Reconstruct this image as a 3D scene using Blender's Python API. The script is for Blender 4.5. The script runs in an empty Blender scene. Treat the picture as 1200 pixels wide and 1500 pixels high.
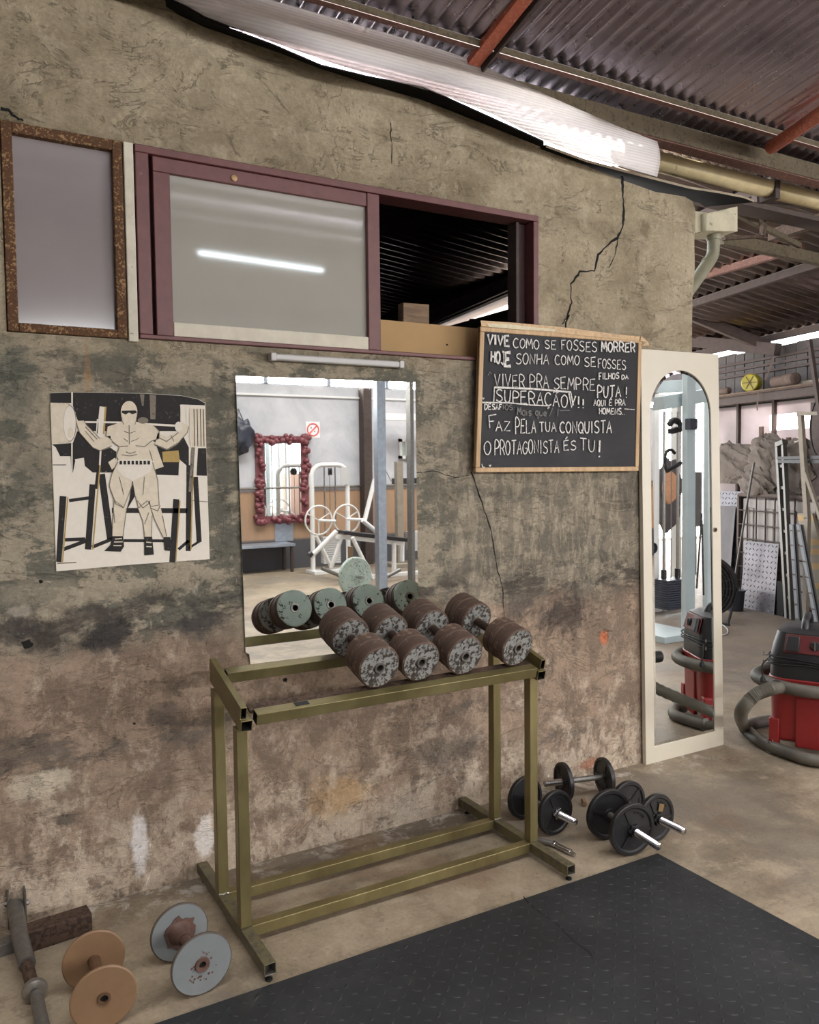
import bpy, bmesh, math, random
from mathutils import Vector, Matrix, noise as mnoise
random.seed(7)
R = math.radians
PI = math.pi
sc = bpy.context.scene
COL = sc.collection

# ---------------------------------------------------------------- camera
F, YAW, PITCH, ROLL = 1200.55, 0.51928, -0.056213, -0.010224
O = Vector((0.0, -3.12718, 1.6))
_f = Vector((math.sin(YAW)*math.cos(PITCH), math.cos(YAW)*math.cos(PITCH), math.sin(PITCH)))
_r = Vector((math.cos(YAW), -math.sin(YAW), 0))
_u = _r.cross(_f)
CR = math.cos(ROLL)*_r + math.sin(ROLL)*_u
CU = -math.sin(ROLL)*_r + math.cos(ROLL)*_u
cam = bpy.data.cameras.new('camera')
cam.sensor_fit = 'HORIZONTAL'; cam.sensor_width = 36.0; cam.lens = 36.0*F/1200.0
cam.clip_start = 0.05; cam.clip_end = 200
co = bpy.data.objects.new('camera', cam); COL.objects.link(co)
m = Matrix((CR, CU, -_f)).transposed().to_4x4(); m.translation = O
co.matrix_world = m
sc.camera = co

# ---------------------------------------------------------------- light and exposure
sc.view_settings.view_transform = 'Standard'
sc.view_settings.look = 'None'
sc.view_settings.exposure = -0.55
sc.view_settings.gamma = 1.0
sc.view_settings.use_curve_mapping = False
sc.cycles.use_denoising = True
sc.cycles.max_bounces = 10
sc.cycles.diffuse_bounces = 5
sc.cycles.glossy_bounces = 6
sc.cycles.transmission_bounces = 8
sc.cycles.transparent_max_bounces = 12
sc.cycles.sample_clamp_indirect = 8.0
world = bpy.data.worlds.new('overcast_sky'); sc.world = world
world.use_nodes = True
bg = world.node_tree.nodes['Background']
bg.inputs[0].default_value = (0.93, 0.96, 1.0, 1); bg.inputs[1].default_value = 8.0

def area(name, loc, rot, sx, sy, power, col=(1, .97, .93)):
    l = bpy.data.lights.new(name, 'AREA'); l.shape = 'RECTANGLE'; l.size = sx; l.size_y = sy
    l.energy = power; l.color = col
    o = bpy.data.objects.new(name, l); COL.objects.link(o); o.location = loc; o.rotation_euler = rot
    return o
# daylight entering by the clerestory band of the back wall and by the open gate
area('daylight_clerestory', (5.6, -9.25, 3.12), (R(90-12), 0, 0), 9.4, .48, 1000)
area('daylight_gate', (12.6, -9.4, 1.7), (R(90), 0, R(0)), 4.4, 3.3, 1000)
sun = bpy.data.lights.new('sun', 'SUN'); sun.energy = 80; sun.angle = R(1.2); sun.color = (1, .95, .88)
so = bpy.data.objects.new('sun', sun); COL.objects.link(so); so.rotation_euler = Vector((-.55, -.45, -.70)).to_track_quat('-Z', 'Y').to_euler()
# added top fill lamps under the closed roof, for the floor and rear gym
l = area('added_top_fill', (2.2, -2.3, 3.62), (R(-10), 0, 0), 9.0, 1.2, 230); l.data.spread = R(125)
l = area('added_top_fill', (6.0, -6.9, 4.40), (R(-10), 0, 0), 9.0, 1.2, 420); l.data.spread = R(125)

# ---------------------------------------------------------------- pixel rays to real planes (used to survey the place)
def ray(u, v): return _f + CR*((u-600)/F) - CU*((v-750)/F)
def at_y(u, v, y=0.0):
    d = ray(u, v); return O + d*((y-O.y)/d.y)
def at_z(u, v, z=0.0):
    d = ray(u, v); return O + d*((z-O.z)/d.z)
AZ = R(14)
FU = Vector((math.sin(AZ), math.cos(AZ), 0)); FV = Vector((math.cos(AZ), -math.sin(AZ), 0))
FP = Vector((8.1, 2.3, 0)) + FV*.4
def at_x(u, v, x):
    d = ray(u, v); return O + d*((x-O.x)/d.x)
def at_f(u, v, off=-0.6):
    d = ray(u, v); return O + d*(((FP-O).dot(FV)+off)/d.dot(FV))
def refl_y(u, v, y, y0=0.0):
    d = ray(u, v); h = O + d*((y0-O.y)/d.y); d2 = Vector((d.x, -d.y, d.z)); return h + d2*((y-h.y)/d2.y)
def refl_z(u, v, z, y0=0.0):
    d = ray(u, v); h = O + d*((y0-O.y)/d.y); d2 = Vector((d.x, -d.y, d.z)); return h + d2*((z-h.z)/d2.z)

# ---------------------------------------------------------------- materials
def s2l(c):
    if isinstance(c, (int, float)): c = (c, c, c)
    return tuple((x/255/12.92 if x/255 <= .04045 else ((x/255+.055)/1.055)**2.4) for x in c)
class NT:
    """small helper for node graphs"""
    def __init__(s, name):
        s.m = bpy.data.materials.new(name); s.m.use_nodes = True
        s.t = s.m.node_tree; s.n = s.t.nodes; s.n.clear()
        s.out = s.n.new('ShaderNodeOutputMaterial'); s.co = None
    def link(s, a, b): s.t.links.new(a, b)
    def set(s, sock, v):
        if hasattr(v, 'is_output') or isinstance(v, bpy.types.NodeSocket): s.link(v, sock)
        elif isinstance(v, (tuple, list)):
            if len(v) == 3 and sock.type == 'RGBA': v = (*v, 1)
            sock.default_value = v
        else:
            sock.default_value = v
    def P(s):
        if s.co is None: s.co = s.n.new('ShaderNodeTexCoord').outputs['Object']
        return s.co
    def xyz(s, v=None):
        n = s.n.new('ShaderNodeSeparateXYZ'); s.link(v or s.P(), n.inputs[0]); return n.outputs
    def mapv(s, scale=(1, 1, 1), loc=(0, 0, 0), rot=(0, 0, 0), v=None):
        n = s.n.new('ShaderNodeMapping'); s.link(v or s.P(), n.inputs[0])
        n.inputs['Scale'].default_value = scale; n.inputs['Location'].default_value = loc; n.inputs['Rotation'].default_value = rot
        return n.outputs[0]
    def noise(s, scale=5, detail=4, rough=.55, dist=0, v=None, w=0):
        n = s.n.new('ShaderNodeTexNoise'); s.link(v or s.P(), n.inputs['Vector'])
        n.inputs['Scale'].default_value = scale; n.inputs['Detail'].default_value = detail
        n.inputs['Roughness'].default_value = rough; n.inputs['Distortion'].default_value = dist
        return n.outputs['Fac']
    def voro(s, scale=5, v=None, feature='F1', out='Distance'):
        n = s.n.new('ShaderNodeTexVoronoi'); n.feature = feature; s.link(v or s.P(), n.inputs['Vector']); n.inputs['Scale'].default_value = scale
        return n.outputs[out]
    def wave(s, scale, direction='X', dist=0, v=None, profile='SIN'):
        n = s.n.new('ShaderNodeTexWave'); n.bands_direction = direction; n.wave_profile = profile
        s.link(v or s.P(), n.inputs['Vector']); n.inputs['Scale'].default_value = scale; n.inputs['Distortion'].default_value = dist
        return n.outputs['Fac']
    def ramp(s, fac, *stops, interp='LINEAR'):
        n = s.n.new('ShaderNodeValToRGB'); n.color_ramp.interpolation = interp
        e = n.color_ramp.elements
        while len(e) < len(stops): e.new(.5)
        for k, (p, c) in enumerate(stops):
            e[k].position = p
            if isinstance(c, (int, float)): c = (c, c, c)
            e[k].color = (*c, 1) if len(c) == 3 else c
        s.set(n.inputs[0], fac)
        return n.outputs[0]
    def math(s, op, a, b=0.0, clamp=False):
        n = s.n.new('ShaderNodeMath'); n.operation = op; n.use_clamp = clamp
        s.set(n.inputs[0], a); s.set(n.inputs[1], b); return n.outputs[0]
    def rng(s, v, a, b, c=0.0, d=1.0):
        n = s.n.new('ShaderNodeMapRange'); n.interpolation_type = 'SMOOTHSTEP'
        s.set(n.inputs[0], v); n.inputs[1].default_value = a; n.inputs[2].default_value = b; n.inputs[3].default_value = c; n.inputs[4].default_value = d
        return n.outputs[0]
    def mix(s, fac, a, b, mode='MIX'):
        n = s.n.new('ShaderNodeMix'); n.data_type = 'RGBA'; n.blend_type = mode
        s.set(n.inputs[0], fac); s.set(n.inputs[6], a); s.set(n.inputs[7], b); return n.outputs[2]
    def bump(s, h, strength=.3, dist=.01, normal=None):
        n = s.n.new('ShaderNodeBump'); s.set(n.inputs['Height'], h); n.inputs['Strength'].default_value = strength; n.inputs['Distance'].default_value = dist
        if normal is not None: s.link(normal, n.inputs['Normal'])
        return n.outputs[0]
    def pbr(s, col, rough=.6, metal=0.0, normal=None, spec=.5, **kw):
        n = s.n.new('ShaderNodeBsdfPrincipled')
        s.set(n.inputs['Base Color'], col); s.set(n.inputs['Roughness'], rough); s.set(n.inputs['Metallic'], metal)
        s.set(n.inputs['Specular IOR Level'], spec)
        if normal is not None: s.link(normal, n.inputs['Normal'])
        for k, v in kw.items(): s.set(n.inputs[k.replace('_', ' ')], v)
        return n.outputs[0]
    def done(s, sh):
        s.link(sh, s.out.inputs[0]); return s.m
    def mixsh(s, fac, a, b):
        n = s.n.new('ShaderNodeMixShader'); s.set(n.inputs[0], fac); s.link(a, n.inputs[1]); s.link(b, n.inputs[2]); return n.outputs[0]

def plain(name, c, rough=.6, metal=0.0, var=.12, scale=30, bump=0.0, spec=.5):
    """painted or bare surface with a little tone variation"""
    t = NT(name); l = s2l(c)
    k = t.noise(scale, 5, .6)
    a = tuple(x*(1-var) for x in l); b = tuple(min(1, x*(1+var)) for x in l)
    c = t.ramp(k, (.3, a), (.7, b))
    n = t.bump(t.noise(scale*3, 4), bump, .004) if bump else None
    return t.done(t.pbr(c, rough, metal, n, spec))

def chipped(name, c, under, amt=.5, scale=40, rough=.55, metal=0.0, bump=.25):
    t = NT(name)
    k = t.noise(scale, 8, .68); k2 = t.noise(scale*.22, 3, .6)
    f = t.rng(t.math('ADD', k, t.math('MULTIPLY', t.math('SUBTRACT', k2, .5), .35)), amt-.035, amt+.035)
    tone = t.ramp(t.noise(scale*.5, 4), (.3, tuple(x*.85 for x in s2l(c))), (.7, tuple(min(1, x*1.1) for x in s2l(c))))
    tone2 = t.ramp(t.noise(scale*1.5, 4), (.3, tuple(x*.7 for x in s2l(under))), (.7, tuple(min(1, x*1.25) for x in s2l(under))))
    col = t.mix(f, tone, tone2)
    return t.done(t.pbr(col, rough, metal, t.bump(t.math('SUBTRACT', 1.0, f), bump, .002)))

M = {}
def build_materials():
    # --- plaster wall
    t = NT('wall_plaster'); x, y, z = t.xyz()
    big = t.noise(1.2, 4, .6)
    fr = t.noise(3.4, 14, .74, .15, t.mapv((1.0, 1, 1.9), (0, 0, 0), (0, R(8), 0)))       # crisp brushed patches
    fr2 = t.noise(5.2, 14, .76, .2, t.mapv((1.2, 1, 1.0), (7, 0, 3)))
    fr3 = t.noise(8.5, 14, .74, .2, t.mapv((2.1, 1, .6), (2, 0, 9)))                     # scraped downwards
    soft = t.noise(2.2, 6, .6, .3, t.mapv((1, 1, 1.5), (4, 0, 1)))
    fine = t.noise(60, 8, .75); cm = t.noise(22, 8, .7)
    # upper render, trowelled
    top = t.ramp(soft, (.3, s2l((120, 110, 88))), (.48, s2l((150, 139, 115))), (.66, s2l((170, 159, 134))))
    top = t.mix(t.math('MULTIPLY', t.rng(fr2, .53, .6), .38), top, s2l((176, 166, 142)))
    top = t.mix(t.math('MULTIPLY', t.rng(fr, .57, .66), .4), top, s2l((112, 98, 76)))
    rg1 = t.noise(2.1, 7, .62, .9, t.mapv((1, 1, 1.8), (1, 0, 4), (0, R(-18), 0)))
    rg2 = t.noise(3.7, 8, .65, .7, t.mapv((.9, 1, 2.0), (5, 0, 2), (0, R(12), 0)))
    def ridge_of(n, w): return t.rng(t.math('ABSOLUTE', t.math('SUBTRACT', n, .5)), w, 0.0)
    rl = t.math('MAXIMUM', t.math('MULTIPLY', ridge_of(rg1, .012), t.rng(fr2, .46, .56)), t.math('MULTIPLY', ridge_of(rg2, .010), t.rng(fr3, .5, .58)))
    top = t.mix(t.math('MULTIPLY', rl, .45), top, s2l((84, 74, 58)))
    # middle zone: grey green paint half scraped away
    midc = t.mix(t.rng(fr, .465, .525), s2l((100, 98, 86)), s2l((150, 141, 121)))
    midc = t.mix(t.math('MULTIPLY', t.rng(fr2, .55, .62), .7), midc, s2l((84, 83, 74)))
    midc = t.mix(t.math('MULTIPLY', t.rng(soft, .52, .64), .45), midc, s2l((120, 112, 96)))
    midc = t.mix(t.math('MULTIPLY', t.rng(fr3, .57, .64), .5), midc, s2l((168, 160, 141)))
    vs = t.mix(t.rng(fr3, .47, .55), s2l((104, 98, 86)), s2l((152, 142, 122)))
    vs = t.mix(t.math('MULTIPLY', t.rng(fr2, .54, .62), .55), vs, s2l((128, 119, 103)))
    f = t.math('MULTIPLY', t.rng(x, 1.75, 2.2), t.rng(z, 2.25, 1.95))
    zz = t.math('ADD', z, t.math('MULTIPLY', t.math('SUBTRACT', fr, .5), .35))
    col = t.mix(t.rng(zz, 1.96, 2.12), midc, top)
    col = t.mix(t.math('MULTIPLY', f, .62), col, vs)
    # brown earth zone
    low = t.mix(t.rng(fr2, .45, .56), s2l((120, 104, 88)), s2l((152, 132, 112)))
    low = t.mix(t.math('MULTIPLY', t.rng(fr, .54, .62), .6), low, s2l((136, 121, 105)))
    fr4 = t.noise(8.0, 15, .77, .25, t.mapv((1.1, 1, .85), (11, 0, 5)))
    lz = t.math('ADD', fr4, t.math('MULTIPLY', t.rng(z, .7, 0.0), .10))
    low = t.mix(t.math('MULTIPLY', t.rng(lz, .53, .66), .8), low, s2l((182, 166, 145)))
    zl = t.math('ADD', z, t.math('MULTIPLY', t.math('SUBTRACT', t.noise(2.0, 12, .7), .5), .6))
    fl = t.rng(zl, 1.03, .88)
    col = t.mix(t.math('MULTIPLY', fl, .92), col, low)
    # sooty band across the wall
    bandz = t.math('ABSOLUTE', t.math('SUBTRACT', t.math('ADD', z, t.math('MULTIPLY', t.math('SUBTRACT', t.noise(1.5, 4), .5), .22)), 1.04))
    bm = t.math('MULTIPLY', t.rng(bandz, .14, .02), t.rng(t.noise(3.0, 14, .75, .3, t.mapv((1, 1, 2.0))), .45, .56))
    col = t.mix(t.math('MULTIPLY', bm, .85), col, s2l((64, 60, 55)))
    gm = t.math('MULTIPLY', t.rng(z, 1.0, .8), t.rng(t.noise(2.6, 14, .74, .2, t.mapv((.8, 1, 1.8), (3, 0, 1))), .54, .63))
    col = t.mix(t.math('MULTIPLY', gm, .7), col, s2l((88, 82, 74)))
    # lime bloom near the floor
    wz = t.math('ADD', z, t.math('MULTIPLY', t.math('SUBTRACT', big, .5), .5))
    wn = t.noise(8, 15, .78, .3, t.mapv((1.1, 1, .85)))
    wm = t.rng(t.math('ADD', wn, t.rng(wz, .5, .02, -.12, .07)), .53, .6)
    col = t.mix(t.math('MULTIPLY', t.math('MULTIPLY', wm, t.rng(wz, .52, .3)), .62), col, s2l((190, 176, 154)))
    wn2 = t.noise(6, 15, .8, .8, t.mapv((1.7, 1, .55), (5, 0, 2)))
    wm2 = t.math('MULTIPLY', t.rng(z, .34, .08), t.rng(wn2, .59, .66))
    col = t.mix(t.math('MULTIPLY', wm2, .9), col, s2l((224, 220, 210)))
    # stains with a shape of their own
    sn = t.math('ADD', t.math('MULTIPLY', t.math('SUBTRACT', t.noise(9, 12, .74), .5), 2.2), t.math('MULTIPLY', t.math('SUBTRACT', cm, .5), 1.2))
    def stain(col, u, v, ru, rv, c, k=.8, edge=.5):
        p = at_y(u, v); n = t.n.new('ShaderNodeVectorMath'); n.operation = 'LENGTH'
        t.link(t.mapv((1/ru, 0, 1/rv), (-p.x/ru, 0, -p.z/rv)), n.inputs[0])
        d = t.math('ADD', n.outputs['Value'], sn)
        return t.mix(t.math('MULTIPLY', t.rng(d, 1.0, 1.0-edge), k), col, s2l(c))
    for a in ((62, 935, .09, .09, (62, 57, 52), .9, .7), (160, 930, .13, .08, (56, 54, 52), .9, .6), (20, 925, .12, .06, (66, 62, 58), .8, .7),
              (290, 915, .14, .05, (66, 64, 62), .8, .6), (30, 895, .06, .03, (196, 186, 168), .4, .6), (130, 900, .10, .05, (70, 66, 60), .7, .6),
              (830, 900, .24, .13, (70, 63, 58), .85, .7), (760, 890, .12, .08, (86, 80, 74), .7, .7), (885, 935, .030, .04, (180, 108, 74), .95, .4), (920, 700, .09, .42, (92, 86, 77), .6, .8), (820, 650, .2, .3, (100, 95, 84), .5, .8),
              (660, 1000, .2, .14, (98, 82, 68), .5, .8), (440, 1030, .26, .1, (92, 78, 64), .55, .8), (660, 1100, .3, .12, (86, 80, 73), .6, .8),
              (500, 1165, .2, .12, (182, 150, 106), .6, .8), (600, 1185, .2, .12, (180, 170, 152), .55, .8), (205, 1235, .035, .13, (214, 210, 204), .85, .5),
              (300, 1225, .05, .09, (222, 216, 206), .85, .5), (865, 1118, .12, .04, (150, 86, 60), .6, .8), (60, 1150, .13, .06, (188, 178, 156), .7, .5), (240, 1045, .1, .05, (80, 74, 68), .6, .7), (170, 1090, .09, .05, (84, 80, 74), .5, .7),
              (945, 335, .05, .06, (104, 94, 74), .6, .6), (128, 540, .012, .12, (160, 126, 84), .6, .6), (270, 600, .25, .12, (92, 90, 80), .4, .8),
              (20, 560, .1, .22, (88, 92, 82), .6, .7), (150, 530, .14, .05, (90, 90, 80), .5, .6), (40, 700, .12, .22, (92, 92, 82), .5, .8), (325, 700, .05, .5, (86, 86, 77), .6, .7), (60, 870, .2, .06, (150, 142, 122), .5, .6)):
        col = stain(col, *a)
    speck = t.rng(t.noise(80, 4, .65), .64, .72)
    col = t.mix(t.math('MULTIPLY', speck, .35), col, s2l((205, 196, 178)))
    pit = t.rng(t.noise(55, 4, .65, 0, t.mapv((1, 1, 1), (9, 0, 9))), .66, .73)
    col = t.mix(t.math('MULTIPLY', pit, .5), col, s2l((56, 50, 44)))
    col = t.mix(.75, col, t.ramp(fine, (.25, .34), (.5, .5), (.75, .67)), 'OVERLAY')
    col = t.mix(.5, col, t.ramp(cm, (.25, .36), (.5, .5), (.75, .65)), 'OVERLAY')
    col = t.mix(1.0, col, (1.23, 1.23, 1.29, 1), 'MULTIPLY')
    hgt = t.math('ADD', t.math('MULTIPLY', t.math('ADD', rg1, rg2), t.rng(z, 1.6, 2.3, .25, .9)), t.math('MULTIPLY', fine, .05))
    hgt = t.math('ADD', hgt, t.math('MULTIPLY', fr, .45)); hgt = t.math('ADD', hgt, t.math('MULTIPLY', cm, .10))
    hgt = t.math('SUBTRACT', hgt, t.math('MULTIPLY', rl, .10))
    M['plaster'] = t.done(t.pbr(col, .9, 0, t.bump(hgt, .8, .05), .25))

    # --- concrete floor
    t = NT('floor_concrete'); x, y, z = t.xyz()
    a = t.noise(1.3, 12, .68, .3); b = t.noise(7, 14, .74, .2); c = t.noise(70, 6, .7)
    col = t.ramp(a, (.34, s2l((112, 101, 85))), (.5, s2l((144, 130, 110))), (.64, s2l((162, 149, 129))))
    col = t.mix(t.math('MULTIPLY', t.rng(b, .5, .6), .5), col, s2l((172, 158, 136)))
    col = t.mix(t.math('MULTIPLY', t.rng(b, .47, .38), .5), col, s2l((104, 92, 77)))
    dk = t.rng(t.noise(24, 10, .74), .61, .66); col = t.mix(t.math('MULTIPLY', dk, .6), col, s2l((82, 66, 50)))
    col = t.mix(t.math('MULTIPLY', t.rng(t.noise(.8, 10, .68, .2, t.mapv((1, 1, 1), (4, 7, 0))), .5, .58), .55), col, s2l((108, 101, 92)))
    col = t.mix(t.math('MULTIPLY', t.rng(t.noise(.9, 8, .68, .2, t.mapv((1, 1, 1), (1, 2, 0))), .54, .64), .4), col, s2l((120, 92, 72)))
    nw = t.math('MULTIPLY', t.rng(t.math('ABSOLUTE', y), .26, .03), t.rng(t.noise(8, 14, .78, .4), .5, .6))
    nw = t.math('MULTIPLY', nw, t.rng(x, 3.9, 3.3))
    col = t.mix(t.math('MULTIPLY', nw, .8), col, s2l((206, 200, 190)))
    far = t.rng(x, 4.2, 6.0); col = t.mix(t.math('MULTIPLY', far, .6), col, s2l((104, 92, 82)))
    col = t.mix(.6, col, t.ramp(c, (.25, .36), (.5, .5), (.75, .64)), 'OVERLAY')
    col = t.mix(1.0, col, (.97, .97, .98, 1), 'MULTIPLY')
    h = t.math('ADD', t.math('MULTIPLY', b, .6), t.math('MULTIPLY', c, .15))
    M['floor'] = t.done(t.pbr(col, t.ramp(b, (.3, .42), (.7, .75)), 0, t.bump(h, .5, .014), .4))

    # --- rubber mat
    t = NT('mat_rubber')
    col = t.ramp(t.noise(2.5, 6, .62), (.3, s2l((34, 35, 37))), (.6, s2l((43, 45, 48))), (.8, s2l((56, 56, 55))))
    col = t.mix(t.math('MULTIPLY', t.rng(t.noise(5, 9, .75, 1.0), .55, .75), .35), col, s2l((92, 88, 82)))
    M['mat'] = t.done(t.pbr(col, t.ramp(t.noise(14, 4), (.3, .42), (.7, .6)), 0, t.bump(t.noise(160, 3), .2, .002), .35))

    # --- olive-gold rack paint
    t = NT('rack_olive_paint')
    g = t.noise(6, 6, .6, .4, t.mapv((1, 1, .4))); s = t.rng(t.noise(55, 7, .7), .64, .72)
    col = t.ramp(g, (.3, s2l((108, 99, 66))), (.55, s2l((130, 120, 82))), (.75, s2l((152, 142, 102))))
    col = t.mix(t.math('MULTIPLY', s, .5), col, s2l((70, 58, 38)))
    M['olive'] = t.done(t.pbr(col, t.ramp(g, (.3, .3), (.7, .44)), .6, t.bump(t.noise(90, 4), .08, .002), .6))
    M['olive_worn'] = chipped('rack_foot_worn', (112, 106, 78), (96, 90, 76), .52, 30, .45, .4, .1)
    M['rust_brown'] = chipped('old_rust_brown', (84, 66, 56), (120, 100, 86), .60, 36, .7, .15, .3)
    M['chip_grey'] = chipped('chipped_grey_paint', (144, 145, 142), (58, 50, 45), .51, 62, .6, 0, .6)
    M['chip_green'] = chipped('chipped_grey_green_paint', (176, 192, 182), (44, 42, 38), .60, 48, .55, 0, .5)
    M['handle_brown'] = plain('handle_brown_iron', (66, 50, 44), .55, .35, .2, 40, .2)
    M['bare_steel'] = plain('bare_steel', (150, 146, 140), .35, .8, .15, 50)
    M['tan'] = plain('tan_paint', (126, 98, 72), .5, 0, .07, 14, .04)
    M['brown_copper'] = plain('coppery_tube', (112, 86, 66), .4, .4, .2, 40)
    M['bluegrey'] = plain('blue_grey_paint', (118, 123, 125), .55, 0, .06, 16, .04)
    M['resin'] = plain('brown_resin', (92, 68, 60), .55, 0, .35, 22, .4)
    M['dark_edge'] = plain('dark_disc_edge', (78, 70, 62), .7, 0, .2, 40)
    M['black_iron'] = plain('black_cast_iron', (32, 32, 34), .42, .1, .25, 60, .2)
    M['black_rubber'] = plain('black_rubber', (26, 26, 28), .6, 0, .2, 60)
    M['worn_yellow'] = plain('worn_yellow_patch', (120, 96, 56), .6, 0, .25, 60)
    t = NT('chrome_thread'); M['chrome'] = t.done(t.pbr(s2l((188, 188, 190)), .2, 1.0))
    M['grey_steel'] = plain('dull_grey_steel', (118, 116, 112), .45, .6, .18, 45, .1)
    M['galv'] = plain('galvanised_steel', (158, 166, 178), .4, .55, .14, 18)
    M['void'] = plain('dark_hollow', (16, 14, 12), .9)
    M['brown_beam'] = chipped('brown_rusted_steel', (88, 70, 58), (60, 46, 38), .52, 70, .75, .2, .2)
    t = NT('mirror_silver'); M['mirror'] = t.done(t.pbr((.86, .88, .87), .012, 1.0))
    M['mirror_edge'] = plain('mirror_edge', (190, 205, 198), .15, .2)
    M['door_white'] = plain('cream_white_lacquer', (210, 203, 186), .35, 0, .03, 4)
    M['board_black'] = None
    t = NT('chalkboard_slate')
    col = t.ramp(t.noise(2.2, 6, .6, .8), (.3, s2l((46, 47, 50))), (.7, s2l((62, 62, 66))))
    col = t.mix(t.math('MULTIPLY', t.rng(t.noise(4, 8, .7, 1.2, t.mapv((.6, 1, 1.6))), .55, .75), .25), col, s2l((98, 98, 100)))
    M['board_black'] = t.done(t.pbr(col, .75, 0, None, .3))
    t = NT('chalk'); k = t.rng(t.noise(110, 4, .7), .3, .6, .35, 1.0)
    M['chalk'] = t.done(t.pbr(t.mix(k, s2l((88, 88, 90)), s2l((236, 234, 230))), .95))
    M['chalk_faint'] = plain('faint_chalk', (120, 119, 119), .95, 0, .25, 120)
    t = NT('pale_wood')
    g = t.noise(6, 6, .6, .6, t.mapv((6, 6, .6)))
    M['pale_wood'] = t.done(t.pbr(t.ramp(g, (.3, s2l((176, 142, 104))), (.7, s2l((208, 178, 136)))), .55))
    M['tape_gold'] = plain('peeling_gold_tape', (172, 140, 96), .35, .1, .3, 60)
    M['tape_white'] = plain('torn_paper', (214, 206, 176), .7, 0, .15, 60)
    t = NT('brown_wood'); g = t.noise(5, 6, .6, .5, t.mapv((1, 8, 8)))
    M['wood'] = t.done(t.pbr(t.ramp(g, (.3, s2l((96, 76, 58))), (.7, s2l((140, 114, 88)))), .7))
    M['cardboard'] = plain('cardboard', (172, 142, 100), .85, 0, .05, 8)
    M['maroon'] = chipped('maroon_frame_paint', (106, 66, 66), (134, 98, 92), .70, 40, .5, 0, .1)
    M['maroon_dark'] = plain('maroon_shadow_groove', (60, 36, 36), .6)
    M['rust_frame'] = chipped('rusty_frame', (92, 64, 42), (160, 128, 92), .57, 110, .85, .1, .5)
    M['old_white'] = chipped('old_white_paint', (206, 200, 184), (150, 138, 118), .66, 45, .6, 0, .15)
    M['sill_white'] = plain('pale_stone_sill', (208, 202, 186), .7, 0, .08, 20)
    def glass(name, tint, dust, rough, streak=True):
        t = NT(name); x, y, z = t.xyz()
        d = t.noise(3, 5, .6); sm = t.noise(26, 7, .7, 1.0, t.mapv((1, 1, .35)))
        df = t.math('ADD', dust, t.math('MULTIPLY', t.math('SUBTRACT', d, .5), .12))
        if streak: df = t.math('ADD', df, t.math('MULTIPLY', t.rng(sm, .66, .75), .06), True)
        dif = t.pbr(t.mix(t.rng(sm, .68, .78), s2l(tint), s2l((190, 184, 168))), .9, 0, None, .1)
        tr = t.n.new('ShaderNodeBsdfTransparent'); tr.inputs[0].default_value = (*s2l((150, 156, 152)), 1)
        gl = t.n.new('ShaderNodeBsdfGlossy'); gl.inputs['Roughness'].default_value = rough; gl.inputs[0].default_value = (.95, .97, 1, 1)
        body = t.mixsh(df, tr.outputs[0], dif)
        return t.done(t.mixsh(.13, body, gl.outputs[0]))
    M['glass_old'] = glass('dusty_purple_glass', (162, 154, 155), .74, .09)
    M['glass_sash'] = glass('frosted_grey_glass', (174, 172, 163), .84, .05)
    t = NT('clear_daylit_pane'); tr = t.n.new('ShaderNodeBsdfTransparent'); gl = t.n.new('ShaderNodeBsdfGlossy'); gl.inputs['Roughness'].default_value = .05
    M['pane'] = t.done(t.mixsh(.06, tr.outputs[0], gl.outputs[0]))
    M['paper'] = plain('aged_paper', (226, 219, 202), .8, 0, .04, 20)
    M['ink'] = chipped('printed_black', (36, 34, 34), (96, 92, 86), .66, 90, .8, 0, 0)
    M['ink_mid'] = chipped('printed_grey', (128, 120, 108), (84, 78, 72), .6, 90, .8, 0, 0)
    M['ink_light'] = plain('printed_skin', (216, 206, 186), .8, 0, .07, 50)
    M['ink_pale'] = plain('printed_white', (226, 220, 208), .8, 0, .03, 50)
    M['ink_gold'] = plain('printed_yellow_edge', (176, 150, 92), .8, 0, .1, 50)
    # --- roof sheet
    t = NT('corrugated_iron')
    a = t.noise(1.4, 5, .6); b = t.noise(18, 7, .7)
    col = t.ramp(a, (.32, s2l((140, 134, 146))), (.55, s2l((182, 172, 184))), (.7, s2l((188, 164, 168))))
    col = t.mix(t.math('MULTIPLY', t.rng(b, .56, .76), .3), col, s2l((170, 128, 120)))
    M['roof'] = t.done(t.pbr(col, t.ramp(b, (.3, .24), (.7, .36)), .9, t.bump(t.noise(5, 3), .06, .004), .5))
    t = NT('corrugated_iron_dark'); a = t.noise(2, 5, .6)
    M['roof_dark'] = t.done(t.pbr(t.ramp(a, (.3, s2l((104, 92, 86))), (.7, s2l((160, 146, 140)))), .3, .85))
    t = NT('shed_sheet'); M['roof_shed'] = t.done(t.pbr(t.ramp(t.noise(2, 5, .6), (.3, s2l((128, 116, 112))), (.7, s2l((172, 160, 154)))), .24, .95))
    M['grid_grey'] = plain('grey_grid_board', (112, 116, 120), .6, .1, .1, 8)
    M['purlin'] = chipped('painted_purlin', (94, 84, 66), (76, 67, 52), .54, 60, .85, 0, .3)
    M['purlin_red'] = chipped('red_oxide', (120, 88, 80), (142, 106, 96), .55, 80, .8, .05, .3)
    M['brace_red'] = chipped('orange_red_oxide', (170, 92, 70), (190, 118, 92), .57, 80, .7, .05, .3)
    M['dark_beam'] = plain('dark_steel_beam', (74, 62, 58), .7, .2, .2, 20)
    M['gutter'] = chipped('cream_gutter_paint', (196, 180, 140), (150, 128, 92), .66, 30, .55, 0, .05)
    M['pvc'] = plain('grey_pvc_pipe', (140, 138, 118), .45, 0, .12, 12)
    M['hopper'] = chipped('stained_cream_box', (196, 190, 166), (140, 134, 112), .62, 30, .7, 0, .2)
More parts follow.
